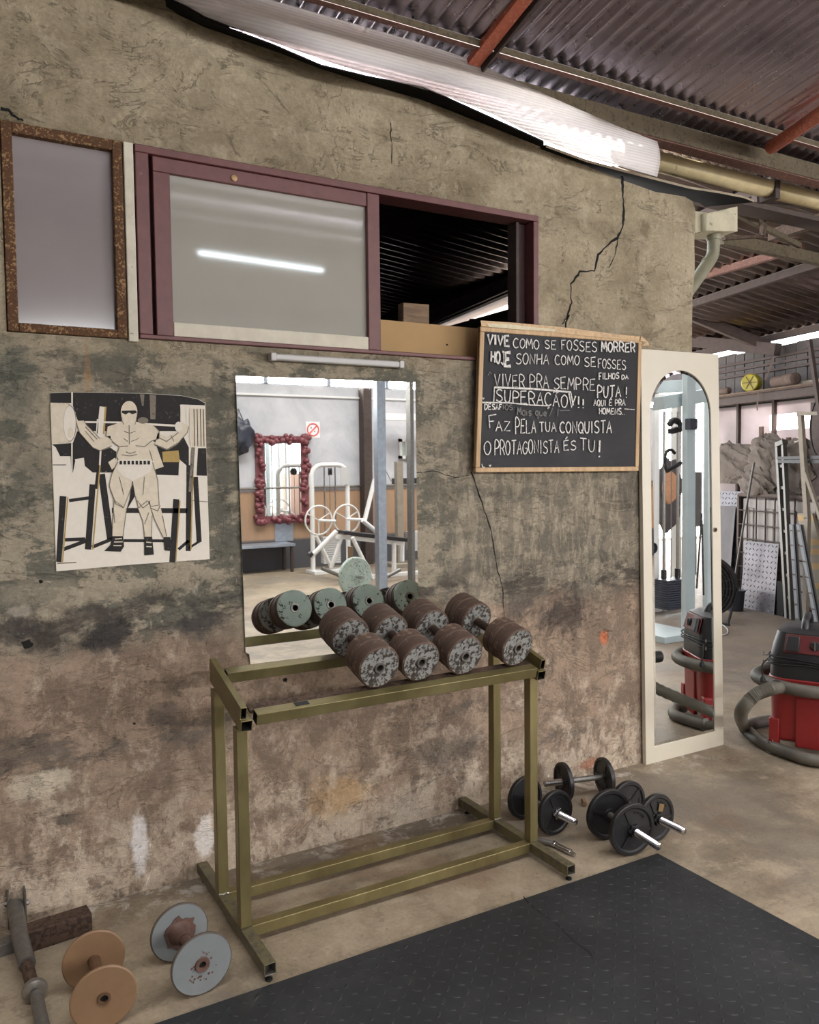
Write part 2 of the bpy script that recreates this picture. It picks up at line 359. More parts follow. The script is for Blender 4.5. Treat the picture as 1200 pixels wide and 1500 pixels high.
    t = NT('polycarbonate'); x, y, z = t.xyz()
    tl = t.n.new('ShaderNodeBsdfTranslucent'); tl.inputs[0].default_value = (.97, .95, .95, 1)
    df = t.pbr((.62, .56, .52), .35, 0, None, .4)
    tr = t.n.new('ShaderNodeBsdfTransparent'); tr.inputs[0].default_value = (.9, .84, .8, 1)
    rib = t.wave(26, 'Z', 0)
    a = t.mixsh(t.ramp(rib, (.2, .3), (.8, .5)), tl.outputs[0], tr.outputs[0])
    M['poly'] = t.done(t.mixsh(.16, a, df))
    t = NT('translucent_sheet')
    tl = t.n.new('ShaderNodeBsdfTranslucent'); t.set(tl.inputs[0], t.ramp(t.noise(1.6, 4), (.3, (.22, .2, .2)), (.7, (.42, .38, .39))))
    df = t.pbr((.45, .42, .42), .6)
    M['sheet'] = t.done(t.mixsh(.3, tl.outputs[0], df))
    t = NT('clear_sheet'); tl = t.n.new('ShaderNodeBsdfTranslucent'); tl.inputs[0].default_value = (.8, .76, .74, 1)
    tr = t.n.new('ShaderNodeBsdfTransparent'); M['sheet_clear'] = t.done(t.mixsh(.5, tl.outputs[0], tr.outputs[0]))
    M['membrane'] = plain('black_membrane', (14, 13, 14), .95, 0, .25, 10, 0, .1)
    M['flap'] = plain('grey_sheet_edge', (150, 138, 118), .6, 0, .2, 10)
    M['white_paint'] = plain('white_enamel', (226, 226, 224), .35, 0, .03, 6)
    M['vinyl'] = plain('black_vinyl', (34, 32, 34), .4)
    M['plastic_white'] = plain('white_plastic', (186, 185, 184), .4, 0, .04, 8)
    # vacuum
    M['vac_red'] = plain('red_plastic', (140, 38, 38), .38, 0, .08, 10)
    M['vac_black'] = plain('black_plastic', (40, 40, 42), .45, 0, .15, 20)
    M['vac_maroon'] = plain('maroon_panel', (104, 44, 46), .4)
    t = NT('grey_hose'); M['hose'] = t.done(t.pbr(t.ramp(t.noise(8, 4), (.3, s2l((82, 79, 72))), (.7, s2l((112, 108, 98)))), .55))
    M['caster'] = plain('grey_caster', (150, 148, 142), .5, .3)
    # far corner
    M['planks'] = plain('weathered_planks', (86, 82, 82), .85, 0, .25, 6, .2)
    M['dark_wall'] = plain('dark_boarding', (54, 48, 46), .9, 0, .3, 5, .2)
    t = NT('chequer_plate'); 
    M['chequer'] = t.done(t.pbr(t.ramp(t.noise(6, 5), (.3, s2l((78, 75, 78))), (.7, s2l((104, 100, 104)))), .3, .4))
    M['grey_sheet'] = plain('plain_grey_sheet', (80, 75, 75), .6, .2, .15, 6)
    t = NT('tarpaulin'); k = t.noise(5, 7, .6, .8)
    M['tarp'] = t.done(t.pbr(t.ramp(k, (.3, s2l((84, 76, 69))), (.7, s2l((114, 104, 96)))), .85, 0, t.bump(t.noise(16, 6, .6, 1.5), .5, .02)))
    M['tank'] = plain('white_tank_plastic', (142, 135, 130), .5, 0, .06, 3)
    M['wire'] = plain('rusty_wire', (74, 62, 56), .6, .4)
    M['bucket'] = plain('dark_bucket', (36, 38, 46), .5)
    M['alu'] = plain('aluminium', (106, 104, 100), .38, .6, .15, 14)
    M['timber_white'] = plain('whitewashed_timber', (140, 132, 119), .8, 0, .12, 14)
    M['foam'] = plain('pale_foam_board', (140, 132, 118), .8, 0, .1, 8)
    M['yellow'] = plain('yellow_plastic', (166, 154, 46), .4, 0, .12, 10)
    M['black_mesh'] = plain('black_grille', (30, 28, 28), .6, .2)
    M['cloth_brown'] = plain('dull_cloth', (98, 82, 74), .9, 0, .3, 18, .3)
    # mirror world
    t = NT('back_plaster'); x, y, z = t.xyz(); a = t.noise(1.6, 6, .62, .5)
    col = t.ramp(a, (.3, s2l((170, 172, 178))), (.7, s2l((206, 206, 210))))
    wood = t.ramp(t.noise(1.4, 5, .6, .4, t.mapv((3, 1, .6))), (.35, s2l((150, 128, 106))), (.6, s2l((172, 138, 110))), (.7, s2l((128, 112, 98))))
    col = t.mix(t.rng(z, 1.24, 1.2), col, wood); col = t.mix(t.rng(z, .5, .44), col, s2l((82, 82, 86)))
    M['back_wall'] = t.done(t.pbr(col, .9, 0, t.bump(t.noise(14, 6), .3, .01)))
    M['ornate'] = plain('wine_red_carved_wood', (116, 60, 66), .4, 0, .3, 30)
    M['sign_red'] = plain('sign_red', (226, 92, 96), .5)
    M['sign_white'] = plain('sign_white', (238, 234, 232), .5)
    M['machine_blue'] = plain('blue_grey_enamel', (184, 195, 198), .35, .1, .06, 6)
    M['stack_black'] = plain('black_weight_stack', (46, 50, 62), .4)
    M['skin_tan'] = plain('tan_cloth', (206, 154, 120), .8)
    M['shirt'] = plain('grey_cloth', (92, 88, 92), .9, 0, .15, 14)
    M['pink_ground'] = plain('pink_paving', (206, 172, 156), .8)
    t = NT('lamp_tube'); e = t.n.new('ShaderNodeEmission'); e.inputs[0].default_value = (.86, .95, 1, 1); e.inputs[1].default_value = 24
    M['tube'] = t.done(e.outputs[0])
build_materials()

# ---------------------------------------------------------------- mesh helpers
def frame_of(d, up=None):
    d = d.normalized(); up = up or (Vector((0, 0, 1)) if abs(d.z) < .95 else Vector((0, 1, 0)))
    a = up.cross(d).normalized(); b = d.cross(a); return a, b, d
class MB:
    def __init__(s): s.b = bmesh.new(); s.mats = []
    def mi(s, m):
        if m not in s.mats: s.mats.append(m)
        return s.mats.index(m)
    def face(s, vs, m):
        try: f = s.b.faces.new(vs); f.material_index = s.mi(m); f.smooth = True; return f
        except ValueError: return None
    def hull8(s, P, m):
        v = [s.b.verts.new(p) for p in P]
        for q in ((3, 2, 1, 0), (4, 5, 6, 7), (0, 1, 5, 4), (1, 2, 6, 5), (2, 3, 7, 6), (3, 0, 4, 7)): s.face([v[i] for i in q], m)
        return s
    def box(s, x0, x1, y0, y1, z0, z1, m):
        return s.hull8([(x0, y0, z0), (x1, y0, z0), (x1, y1, z0), (x0, y1, z0), (x0, y0, z1), (x1, y0, z1), (x1, y1, z1), (x0, y1, z1)], m)
    def bar(s, p0, p1, w, h, m, up=None):
        """rectangular bar along p0-p1; w across, h along up"""
        p0, p1 = Vector(p0), Vector(p1); a, b, d = frame_of(p1-p0, Vector(up) if up else None)
        a = a*w/2; b = b*h/2
        return s.hull8([p0-a-b, p0+a-b, p0+a+b, p0-a+b, p1-a-b, p1+a-b, p1+a+b, p1-a+b], m)
    def hollow(s, p0, p1, w, h, m, inner, wall=.003, up=None, depth=.12):
        """square tube with open ends"""
        p0, p1 = Vector(p0), Vector(p1); a, b, d = frame_of(p1-p0, Vector(up) if up else None)
        def ring(p, k): 
            aa = a*(w/2-k); bb = b*(h/2-k); return [s.b.verts.new(q) for q in (p-aa-bb, p+aa-bb, p+aa+bb, p-aa+bb)]
        depth = min(depth, (p1-p0).length*.45)
        o0, o1, i0, i1, j0, j1 = ring(p0, 0), ring(p1, 0), ring(p0, wall), ring(p1, wall), ring(p0+d*depth, wall), ring(p1-d*depth, wall)
        for k in range(4):
            n = (k+1) % 4
            s.face([o0[k], o0[n], o1[n], o1[k]], m); s.face([o0[n], o0[k], i0[k], i0[n]], m); s.face([o1[k], o1[n], i1[n], i1[k]], m)
            s.face([i0[n], i0[k], j0[k], j0[n]], inner); s.face([i1[k], i1[n], j1[n], j1[k]], inner)
        s.face(j0, inner); s.face(j1[::-1], inner); return s
    def tube(s, pts, r, m, seg=12, closed=False, caps=True, rfun=None):
        pts = [Vector(p) for p in pts]; n = len(pts); rings = []; a = None
        for i, p in enumerate(pts):
            if closed: d = pts[(i+1) % n]-pts[i-1]
            else: d = pts[min(i+1, n-1)]-pts[max(i-1, 0)]
            d = d.normalized()
            if a is None: a, b, _ = frame_of(d)
            else:
                a = (a-d*a.dot(d)).normalized(); b = d.cross(a)
            rr = rfun(i) if rfun else r
            rings.append([s.b.verts.new(p+a*math.cos(2*PI*k/seg)*rr+b*math.sin(2*PI*k/seg)*rr) for k in range(seg)])
        for i in range(n if closed else n-1):
            A, B = rings[i], rings[(i+1) % n]
            for k in range(seg): s.face([A[k], A[(k+1) % seg], B[(k+1) % seg], B[k]], m)
        if caps and not closed: s.face(rings[0][::-1], m); s.face(rings[-1], m)
        return s
    def lathe(s, prof, o, d, seg=40, m=None, cap=True):
        """prof = [(radius, height, material)]"""
        o = Vector(o); a, b, d = frame_of(Vector(d)); rings = []
        for it in prof:
            r, h = it[0], it[1]
            rings.append([s.b.verts.new(o+d*h+(a*math.cos(2*PI*k/seg)+b*math.sin(2*PI*k/seg))*max(r, 1e-4)) for k in range(seg)])
        for i in range(len(prof)-1):
            mm = prof[i+1][2] if len(prof[i+1]) > 2 else m
            for k in range(seg): s.face([rings[i][k], rings[i][(k+1) % seg], rings[i+1][(k+1) % seg], rings[i+1][k]], mm)
        if cap:
            s.face(rings[0][::-1], prof[0][2] if len(prof[0]) > 2 else m); s.face(rings[-1], prof[-1][2] if len(prof[-1]) > 2 else m)
        return s
    def poly(s, pts, m): return s.face([s.b.verts.new(Vector(p)) for p in pts], m)
    def prism(s, pts, off, m, mside=None):
        """polygon pts extruded by vector off"""
        off = Vector(off); A = [s.b.verts.new(Vector(p)) for p in pts]; B = [s.b.verts.new(Vector(p)+off) for p in pts]; n = len(A)
        s.face(A[::-1], m); s.face(B, m)
        for i in range(n): s.face([A[i], A[(i+1) % n], B[(i+1) % n], B[i]], mside or m)
        return s
    def ribbon(s, pts, w, nrm, m, wf=None):
        pts = [Vector(p) for p in pts]; nrm = Vector(nrm); n = len(pts); rows = []
        for i, p in enumerate(pts):
            d = (pts[min(i+1, n-1)]-pts[max(i-1, 0)]).normalized(); a = nrm.cross(d).normalized()*(wf(i/(n-1)) if wf else w)/2
            rows.append((s.b.verts.new(p-a), s.b.verts.new(p+a)))
        for i in range(n-1): s.face([rows[i][0], rows[i][1], rows[i+1][1], rows[i+1][0]], m)
        return s
    def build(s, name, parent=None, loc=None, bevel=0, sharp=35, normals=True):
        if normals: bmesh.ops.recalc_face_normals(s.b, faces=s.b.faces)
        me = bpy.data.meshes.new(name); s.b.to_mesh(me); s.b.free()
        for k in s.mats: me.materials.append(M[k])
        me.set_sharp_from_angle(angle=R(sharp))
        o = bpy.data.objects.new(name, me); COL.objects.link(o)
        if parent: o.parent = parent
        if loc: o.location = loc
        if bevel:
            b = o.modifiers.new('bevel', 'BEVEL'); b.width = bevel; b.segments = 2; b.limit_method = 'ANGLE'; b.angle_limit = R(40)
        return o
def tag(o, label, cat, group=None, kind=None):
    o['label'] = label; o['category'] = cat
    if group: o['group'] = group
    if kind: o['kind'] = kind
    return o
def thing(name, label, cat, loc=(0, 0, 0), rot=(0, 0, 0), group=None):
    o = bpy.data.objects.new(name, None); COL.objects.link(o); o.empty_display_size = .1
    o.location = loc; o.rotation_euler = rot
    return tag(o, label, cat, group)
def struct(o): o['kind'] = 'structure'; return o
def sempty(name):
    o = bpy.data.objects.new(name, None); COL.objects.link(o); return struct(o)
def dup(root, label, loc, rot, group=None, scale=None):
    c = root.copy(); COL.objects.link(c); c.location = loc; c.rotation_euler = rot; c['label'] = label
    if scale: c.scale = scale
    for ch in list(root.children):
        k = ch.copy(); COL.objects.link(k); k.parent = c
        for g in ch.children:
            q = g.copy(); COL.objects.link(q); q.parent = k
    return c
def smooth_path(pts, n=8, closed=False):
    """Catmull-Rom through the points"""
    P = [Vector(p) for p in pts]; out = []; N = len(P)
    for i in range(N if closed else N-1):
        g = (lambda k: P[k % N]) if closed else (lambda k: P[min(max(k, 0), N-1)])
        a, b, c, d = g(i-1), g(i), g(i+1), g(i+2)
        for k in range(n):
            t = k/n
            out.append(.5*((2*b)+(c-a)*t+(2*a-5*b+4*c-d)*t*t+(3*b-a-3*c+d)*t**3))
    if not closed: out.append(P[-1])
    return out
# ================================================================ THE SETTING
WT = [(-4, 3.62), (-1.0, 3.42), (.215, 3.345), (.44, 3.33), (.605, 3.31), (.65, 3.305)] + \
     [(p.x, p.z) for p in (at_y(u, v) for u, v in ((215, 0), (300, 38), (400, 73), (500, 110), (573, 132), (660, 161), (733, 190), (797, 215), (860, 243), (912, 264), (960, 281), (1003, 288), (1017, 296)))]
XE = 3.56
def wtop(x):
    for (a, za), (b, zb) in zip(WT, WT[1:]):
        if a <= x <= b: return za+(zb-za)*(x-a)/(b-a)
    return WT[-1][1] if x > WT[-1][0] else WT[0][1]
WIN_R = (.215, .612, 2.07, 2.775); WIN_M = (.648, 2.50, 2.075, 2.775)
def wall_front():
    b = MB()
    xs = sorted({-4.0, .215, .612, .648, 2.5, XE} | {x for x, _ in WT if x < XE})
    zs = [0, 2.07, 2.075, 2.775]
    def hole(x, z):
        for h in (WIN_R, WIN_M):
            if h[0] < x < h[1] and h[2] < z < h[3]: return True
    Y0, Y1 = 0.0, .16
    def quad(a, c, m='plaster'): b.poly(a, m)
    for xa, xb in zip(xs, xs[1:]):
        for za, zb in zip(zs, zs[1:]):
            if hole((xa+xb)/2, (za+zb)/2): continue
            b.poly([(xa, Y0, za), (xb, Y0, za), (xb, Y0, zb), (xa, Y0, zb)], 'plaster')
            b.poly([(xa, Y1, za), (xa, Y1, zb), (xb, Y1, zb), (xb, Y1, za)], 'plaster')
        ta, tb = wtop(xa), wtop(xb)
        b.poly([(xa, Y0, 2.775), (xb, Y0, 2.775), (xb, Y0, tb), (xa, Y0, ta)], 'plaster')
        b.poly([(xa, Y1, 2.775), (xa, Y1, ta), (xb, Y1, tb), (xb, Y1, 2.775)], 'plaster')
        b.poly([(xa, Y0, ta), (xb, Y0, tb), (xb, Y1, tb), (xa, Y1, ta)], 'plaster')
    for h in (WIN_R, WIN_M):
        x0, x1, z0, z1 = h
        b.poly([(x0, Y0, z0), (x0, Y1, z0), (x1, Y1, z0), (x1, Y0, z0)], 'plaster'); b.poly([(x0, Y0, z1), (x1, Y0, z1), (x1, Y1, z1), (x0, Y1, z1)], 'plaster')
        b.poly([(x0, Y0, z0), (x0, Y0, z1), (x0, Y1, z1), (x0, Y1, z0)], 'plaster'); b.poly([(x1, Y0, z0), (x1, Y1, z0), (x1, Y1, z1), (x1, Y0, z1)], 'plaster')
    # ragged rounded end of the wall
    zz = [0, .3, .6, .9, 1.2, 1.5, 1.8, 2.1, 2.3, 2.5, 2.65, 2.8, 2.9, 2.97, wtop(XE)]
    rnd = random.Random(3)
    ed = [(XE-.035 + (z/3.0)*.055 + rnd.uniform(-.008, .008)) for z in zz]; ed[-1] -= .02
    for i in range(len(zz)-1):
        a, c = zz[i], zz[i+1]; ea, ec = ed[i], ed[i+1]
        b.poly([(XE-.001, Y0, a), (ea, Y0+.004, a), (ec, Y0+.004, c), (XE-.001, Y0, c)], 'plaster')
        b.poly([(ea, Y0+.004, a), (ea+.014, .03, a), (ec+.014, .03, c), (ec, Y0+.004, c)], 'plaster')
        b.poly([(ea+.014, .03, a), (ea+.014, Y1, a), (ec+.014, Y1, c), (ec+.014, .03, c)], 'plaster')
    b.poly([(XE, 0, zz[-1]), (ed[-1], .004, zz[-1]), (ed[-1]+.014, .03, zz[-1]), (ed[-1]+.014, Y1, zz[-1]), (XE, Y1, zz[-1])], 'plaster')
    bmesh.ops.remove_doubles(b.b, verts=b.b.verts, dist=1e-5)
    return b
wf = wall_front().build('wall_front', normals=False); struct(wf)
def crack(pts, w0, w1, name='crack'):
    P = [at_y(u, v, -.0012) for u, v in pts]
    rnd = random.Random(len(pts))
    Q = []
    for a, c in zip(P, P[1:]):
        for k in range(4):
            q = a.lerp(c, k/4); q += Vector((rnd.uniform(-.004, .004), 0, rnd.uniform(-.003, .003))); Q.append(q)
    Q.append(P[-1])
    b = MB(); b.ribbon(Q, w0, (0, -1, 0), 'void', lambda t: (w0+(w1-w0)*t)*(1+.45*math.sin(t*37)))
    o = b.build(name, wf); return o
Z3 = lambda L: [(800+a/3, b/3) for a, b in L]
crack(Z3([(335, 775), (338, 830), (341, 900), (343, 962), (331, 1010), (314, 1045), (262, 1082), (229, 1120), (213, 1190), (150, 1194), (110, 1246), (112, 1330), (96, 1388), (72, 1424)]), .013, .007)
crack(Z3([(318, 1040), (308, 1105), (275, 1180)]), .008, .003)
crack([(690, 690), (700, 715), (713, 757), (722, 787), (728, 830), (736, 858), (739, 905)], .006, .003)
crack([(608, 692), (640, 690), (665, 700), (690, 696)], .003, .002)
crack([(2, 158), (14, 163), (24, 173), (34, 177)], .012, .006)
crack([(573, 180), (573, 200), (574, 240)], .005, .003)
for (u, v, r) in ((40, 944, .022), (418, 996, .012), (655, 505, .006), (60, 852, .008), (197, 1060, .006)):
    b = MB(); rnd = random.Random(u)
    p = at_y(u, v, -.0014); b.poly([p+Vector((math.cos(a)*r*rnd.uniform(.6, 1.2), 0, math.sin(a)*r*rnd.uniform(.5, 1))) for a in [k*PI/5 for k in range(10)]], 'void'); b.build('plaster_hole', wf)

fl = MB(); N = 8
fl.poly([(-8, -14, 0), (18, -14, 0), (18, 12, 0), (-8, 12, 0)], 'floor'); struct(fl.build('floor'))

# --- windows of the wall
w1 = sempty('window_1')
b = MB(); x0, x1, z0, z1 = .218, .609, 2.072, 2.772; t = .034
for q in ((x0, x0+t, z0, z1), (x1-t, x1, z0, z1), (x0+t, x1-t, z0, z0+.03), (x0+t, x1-t, z1-.036, z1)): b.box(q[0], q[1], -.012, .05, q[2], q[3], 'rust_frame')
b.build('window_frame', w1, bevel=.003)
b = MB(); b.box(x0+t, x1-t, .018, .024, z0+.03, z1-.036, 'glass_old'); b.build('pane', w1)
b = MB(); b.box(.613, .647, -.016, .08, 2.062, 2.772, 'old_white'); struct(b.build('trim_1', bevel=.003))
w2 = sempty('window_2')
b = MB(); X0, X1, Z0, Z1 = .652, 2.497, 2.076, 2.772
za, zb_ = Z0+.016, Z1-.028
b.box(X0, X0+.048, -.016, .10, za, zb_, 'maroon'); b.box(X0, X1, -.016, .10, zb_, Z1, 'maroon')
b.box(X0, X1, -.016, .10, Z0, za, 'maroon'); b.box(X1-.03, X1, -.016, .10, za, zb_, 'maroon')
b.box(X1-.078, X1-.0305, .05, .099, za, zb_, 'maroon_dark'); b.box(X1-.098, X1-.079, .03, .099, za, zb_, 'dark_beam')
b.box(X0+.0485, X0+.07, .036, .099, za, zb_, 'maroon_dark')
b.build('window_frame', w2, bevel=.003)
b = MB(); sx0, sx1, sz0, sz1 = .716, 1.652, 2.092, 2.744
b.box(sx0, sx0+.062, -.004, .034, sz0+.0005, sz1-.055, 'maroon'); b.box(sx1-.058, sx1, -.008, .034, sz0+.0005, sz1-.0005, 'maroon'); b.box(sx0, sx1-.058, -.004, .034, sz1-.055, sz1-.0005, 'maroon')
b.box(sx0+.062, sx1-.058, -.006, .03, sz0, sz0+.054, 'sill_white')
b.build('sash', w2, bevel=.003)
b = MB(); b.box(sx0+.062, sx1-.058, .012, .018, sz0+.054, sz1-.055, 'glass_sash'); b.build('pane', w2)
b = MB(); p = at_y(343, 261, -.006); b.lathe([(.012, 0), (.012, .003), (.004, .006)], p, (0, -1, 0), 12, 'tape_gold'); b.build('latch', w2)

# --- dark room behind the wall
def corr(b, u0, u1, fn, n_along, pitch, amp, m, seg=6, v=(0, 1)):
    """corrugated sheet; fn(u, v, h) -> point, waves along u"""
    n = int((u1-u0)/pitch*seg); rows = []
    for j in range(n_along+1):
        vv = v[0]+(v[1]-v[0])*j/n_along
        rows.append([b.b.verts.new(fn(u0+(u1-u0)*i/n, vv, amp*math.sin(2*PI*(u1-u0)*i/n/pitch))) for i in range(n+1)])
    for j in range(n_along):
        for i in range(n): b.face([rows[j][i], rows[j][i+1], rows[j+1][i+1], rows[j+1][i]], m)
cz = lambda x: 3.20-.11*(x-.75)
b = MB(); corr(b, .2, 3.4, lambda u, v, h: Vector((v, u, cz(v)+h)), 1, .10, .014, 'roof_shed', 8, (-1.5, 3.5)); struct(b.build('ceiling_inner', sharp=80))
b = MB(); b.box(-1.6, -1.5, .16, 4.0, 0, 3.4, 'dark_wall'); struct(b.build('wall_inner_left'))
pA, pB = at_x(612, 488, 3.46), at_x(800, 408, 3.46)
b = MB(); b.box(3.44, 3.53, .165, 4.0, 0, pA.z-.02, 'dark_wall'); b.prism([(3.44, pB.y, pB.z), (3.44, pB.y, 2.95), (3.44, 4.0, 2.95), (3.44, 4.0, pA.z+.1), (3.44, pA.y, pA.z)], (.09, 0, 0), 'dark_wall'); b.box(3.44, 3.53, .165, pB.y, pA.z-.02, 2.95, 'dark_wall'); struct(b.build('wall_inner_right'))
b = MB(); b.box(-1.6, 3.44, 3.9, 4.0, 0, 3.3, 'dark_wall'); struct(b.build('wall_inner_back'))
b = MB(); b.bar(pA+Vector((0, 0, .062)), pB+Vector((0, 0, .062)), .09, .10, 'dark_beam'); struct(b.build('beam_inner', bevel=.003))
b = MB(); b.bar(at_y(655, 400, 2.3), at_y(705, 412, 2.3), .02, .012, 'roof_dark'); b.bar(at_y(555, 386, 2.3), at_y(705, 412, 2.3), .02, .012, 'roof_dark'); struct(b.build('beam_inner'))
b = MB(); b.bar(at_x(690, 470, 3.44), at_x(770, 470, 3.44), .03, .03, 'dark_beam'); struct(b.build('beam_inner'))
b = MB(); b.prism([(3.48, pA.y, pA.z-.02), (3.48, pB.y, pA.z-.02), (3.48, pB.y, pB.z), (3.48, pA.y, pA.z)], (.006, 0, 0), 'sheet_clear'); struct(b.build('window_inner'))
b = MB(); b.poly([(-1.6, .17, cz(-1.6)+.04), (3.5, .17, cz(3.5)+.04), (3.5, 4, cz(3.5)+.04), (-1.6, 4, cz(-1.6)+.04)], 'white_paint'); struct(b.build('roof_inner_reflector'))  # white sheet added above the inner ceiling to bounce light upward

# --- main roof over the gym, sloping down to the gutter
rz = lambda y: 3.33-.18*y
b = MB(); corr(b, -4.2, 15.2, lambda u, v, h: Vector((u, v, rz(v)+h+.013)), 3, .076, .013, 'roof', 10, (-9.4, .17)); struct(b.build('ceiling', sharp=80))
b = MB(); b.box(2.7, 15, -.112, -.02, 3.226, rz(-.02)-.018, 'purlin'); b.box(2.7, 15, -.108, -.022, 3.220, 3.226, 'purlin_red'); b.box(-4.2, 2.7, -.112, -.02, 3.262, rz(-.02)-.018, 'purlin'); struct(b.build('beam_eave', bevel=.004))  # left length made thinner to widen the bright strip, standing in for glare
y0 = -.235
b = MB(); b.box(-4.2, 15, y0, y0+.03, rz(y0)-.034, rz(y0)-.006, 'purlin'); b.box(-4.2, 15, y0+.002, y0+.036, rz(y0)-.038, rz(y0)-.034, 'purlin_red'); struct(b.build('beam_purlin', bevel=.003))
for k, y0 in enumerate((-1.5, -2.8, -4.1, -5.4, -6.7, -8.0)):
    b = MB(); b.box(-4.2, 15, y0, y0+.05, rz(y0)-.1, rz(y0)-.012, 'dark_beam'); struct(b.build('beam_purlin'))

# --- the rest of the gym behind the camera
YB = -9.0
b = MB()
b.box(-4.2, 10.4, YB-.2, YB, 0, 2.88, 'back_wall'); b.box(-4.2, 15.2, YB-.2, YB, 3.38, 4.12, 'back_wall'); b.box(-4.2, 15.2, YB-.2, YB, 4.12, 5.1, 'white_paint'); b.box(10.4, 15.2, YB-.2, YB, 3.3, 3.38, 'back_wall')  # white top band added to give the window glass a lighter reflection
struct(b.build('wall_back'))
b = MB(); b.box(-4.2, 10.4, YB, YB+.03, 2.70, 2.73, 'white_paint'); struct(b.build('trim_2'))
w3 = sempty('window_3'); b = MB()
for k in range(14): x = -4.1+k*1.06; b.box(x, x+.07, YB-.14, YB-.04, 2.88, 3.38, 'galv')
b.box(-4.2, 10.4, YB-.14, YB-.04, 2.86, 2.9, 'galv'); b.build('window_frame', w3)
b = MB(); b.box(-4.2, 10.4, YB-.1, YB-.094, 2.9, 3.38, 'pane'); b.build('pane', w3)
b = MB(); b.box(-4.4, -4.2, -9.2, .2, 0, 5.1, 'back_wall'); struct(b.build('wall_left'))
b = MB(); b.box(15.2, 15.4, -9.2, .2, 0, 5.1, 'back_wall'); b.box(15.2, 15.4, .2, 9, 0, 2.2, 'dark_wall'); struct(b.build('wall_right'))
b = MB(); b.box(8.4, 15.2, -.62, -.5, 0, 3.40, 'back_wall'); struct(b.build('added_light_block'))  # added unseen wall that keeps gate light off the far wall
b = MB(); b.box(5.98, 6.13, YB, YB+.18, 0, 2.86, 'dark_beam'); struct(b.build('pillar_back', bevel=.004))
b = MB(); b.box(9.0, 22, -16, -14.8, 0, .9, 'pink_ground'); struct(b.build('wall_outside'))

# --- second shed beyond the end of the wall
def fp(u, v, z): return FU*u + FV*v + Vector((0, 0, z))
V0 = FP.dot(FV)-.6; U0 = FP.dot(FU)          # far wall line
z2 = lambda v: 3.0+.215*(V0-v)
b = MB(); corr(b, .75, 9.0, lambda u, v, h: fp(u, v, z2(v)+h), 2, .14, .017, 'roof_shed', 10, (3.80, V0+.10)); struct(b.build('ceiling_shed', sharp=80))
def beam(name, p0, p1, w, h, m='dark_beam'):
    b = MB(); b.bar(p0, p1, w, h, m); return struct(b.build(name, bevel=.003))
for v in (V0-.05, V0-1.25, V0-2.45): beam('beam_shed', fp(.75, v, z2(v)-.05), fp(9, v, z2(v)-.05), .05, .07)
beam('beam_shed', at_f(1008, 460, -1.5), at_f(1125, 508, -.7), .09, .11); beam('beam_shed', at_f(1005, 499, -1.0), at_f(1140, 512, -.75), .10, .13)
beam('beam_shed', at_f(1000, 413, -2.2), at_f(1175, 362, -2.2), .05, .06, 'purlin_red')
beam('beam_shed', at_f(1130, 345, -2.7), at_f(1215, 318, -2.7), .06, .08, 'brown_beam')
# far wall: grey planks above, translucent sheets, dark boarding below
fw = MB()
UA, UB = U0-4.5, U0+5
def fslab(b, u0, u1, v0, v1, z0, z1, m):
    P = [fp(u0, v0, z0), fp(u1, v0, z0), fp(u1, v1, z0), fp(u0, v1, z0), fp(u0, v0, z1), fp(u1, v0, z1), fp(u1, v1, z1), fp(u0, v1, z1)]
    return b.hull8(P, m)
b = MB(); fslab(b, UA, UB, V0, V0+.08, 0, 1.2, 'dark_wall'); struct(b.build('wall_far'))
b = MB()
u = UA; rnd = random.Random(5)
while u < UB:
    w = .165; fslab(b, u, u+w-.012, V0+.01+rnd.uniform(0, .01), V0+.04, 2.28, 2.875+rnd.uniform(-.008, .008), 'planks'); u += w
fslab(b, UA, UB, V0+.041, V0+.06, 2.26, 2.86, 'void'); struct(b.build('wall_far_planks'))
b = MB()
for z in (2.60, 2.67, 2.74): fslab(b, UA, U0+2.4, V0-.02, V0+.01, z, z+.028, 'dark_beam')
struct(b.build('trim_3'))
w4 = sempty('window_4')
c0, c1 = at_f(1124, 608), at_f(1184, 627); cu0, cu1 = c1.dot(FU), c0.dot(FU)
b = MB()
for q in ((UA, cu0, 1.2, 2.26), (cu1, UB, 1.2, 2.26), (cu0, cu1, 1.2, c1.z), (cu0, cu1, c0.z, 2.26)): fslab(b, q[0], q[1], V0+.03, V0+.036, q[2], q[3], 'sheet')
b.build('pane', w4)
b = MB(); 
for px in (1081, 1133, 1196, 1030, 985):
    c = at_f(px, 630); u = c.dot(FU); fslab(b, u-.018, u+.018, V0-.01, V0+.03, 1.2, 2.28, 'dark_beam')
b.build('window_frame', w4)
c0, c1 = at_f(1124, 608), at_f(1184, 627)
b = MB(); fslab(b, c1.dot(FU), c0.dot(FU), V0+.03, V0+.036, c1.z, c0.z, 'sheet_clear'); b.build('clear_daylit_pane', w4)  # sunlit patch of the sheet, built in as a clearer, brighter piece
b = MB(); fslab(b, UA, UB, V0+1.6, V0+1.7, 0, 1.4, 'pink_ground'); struct(b.build('wall_beyond'))
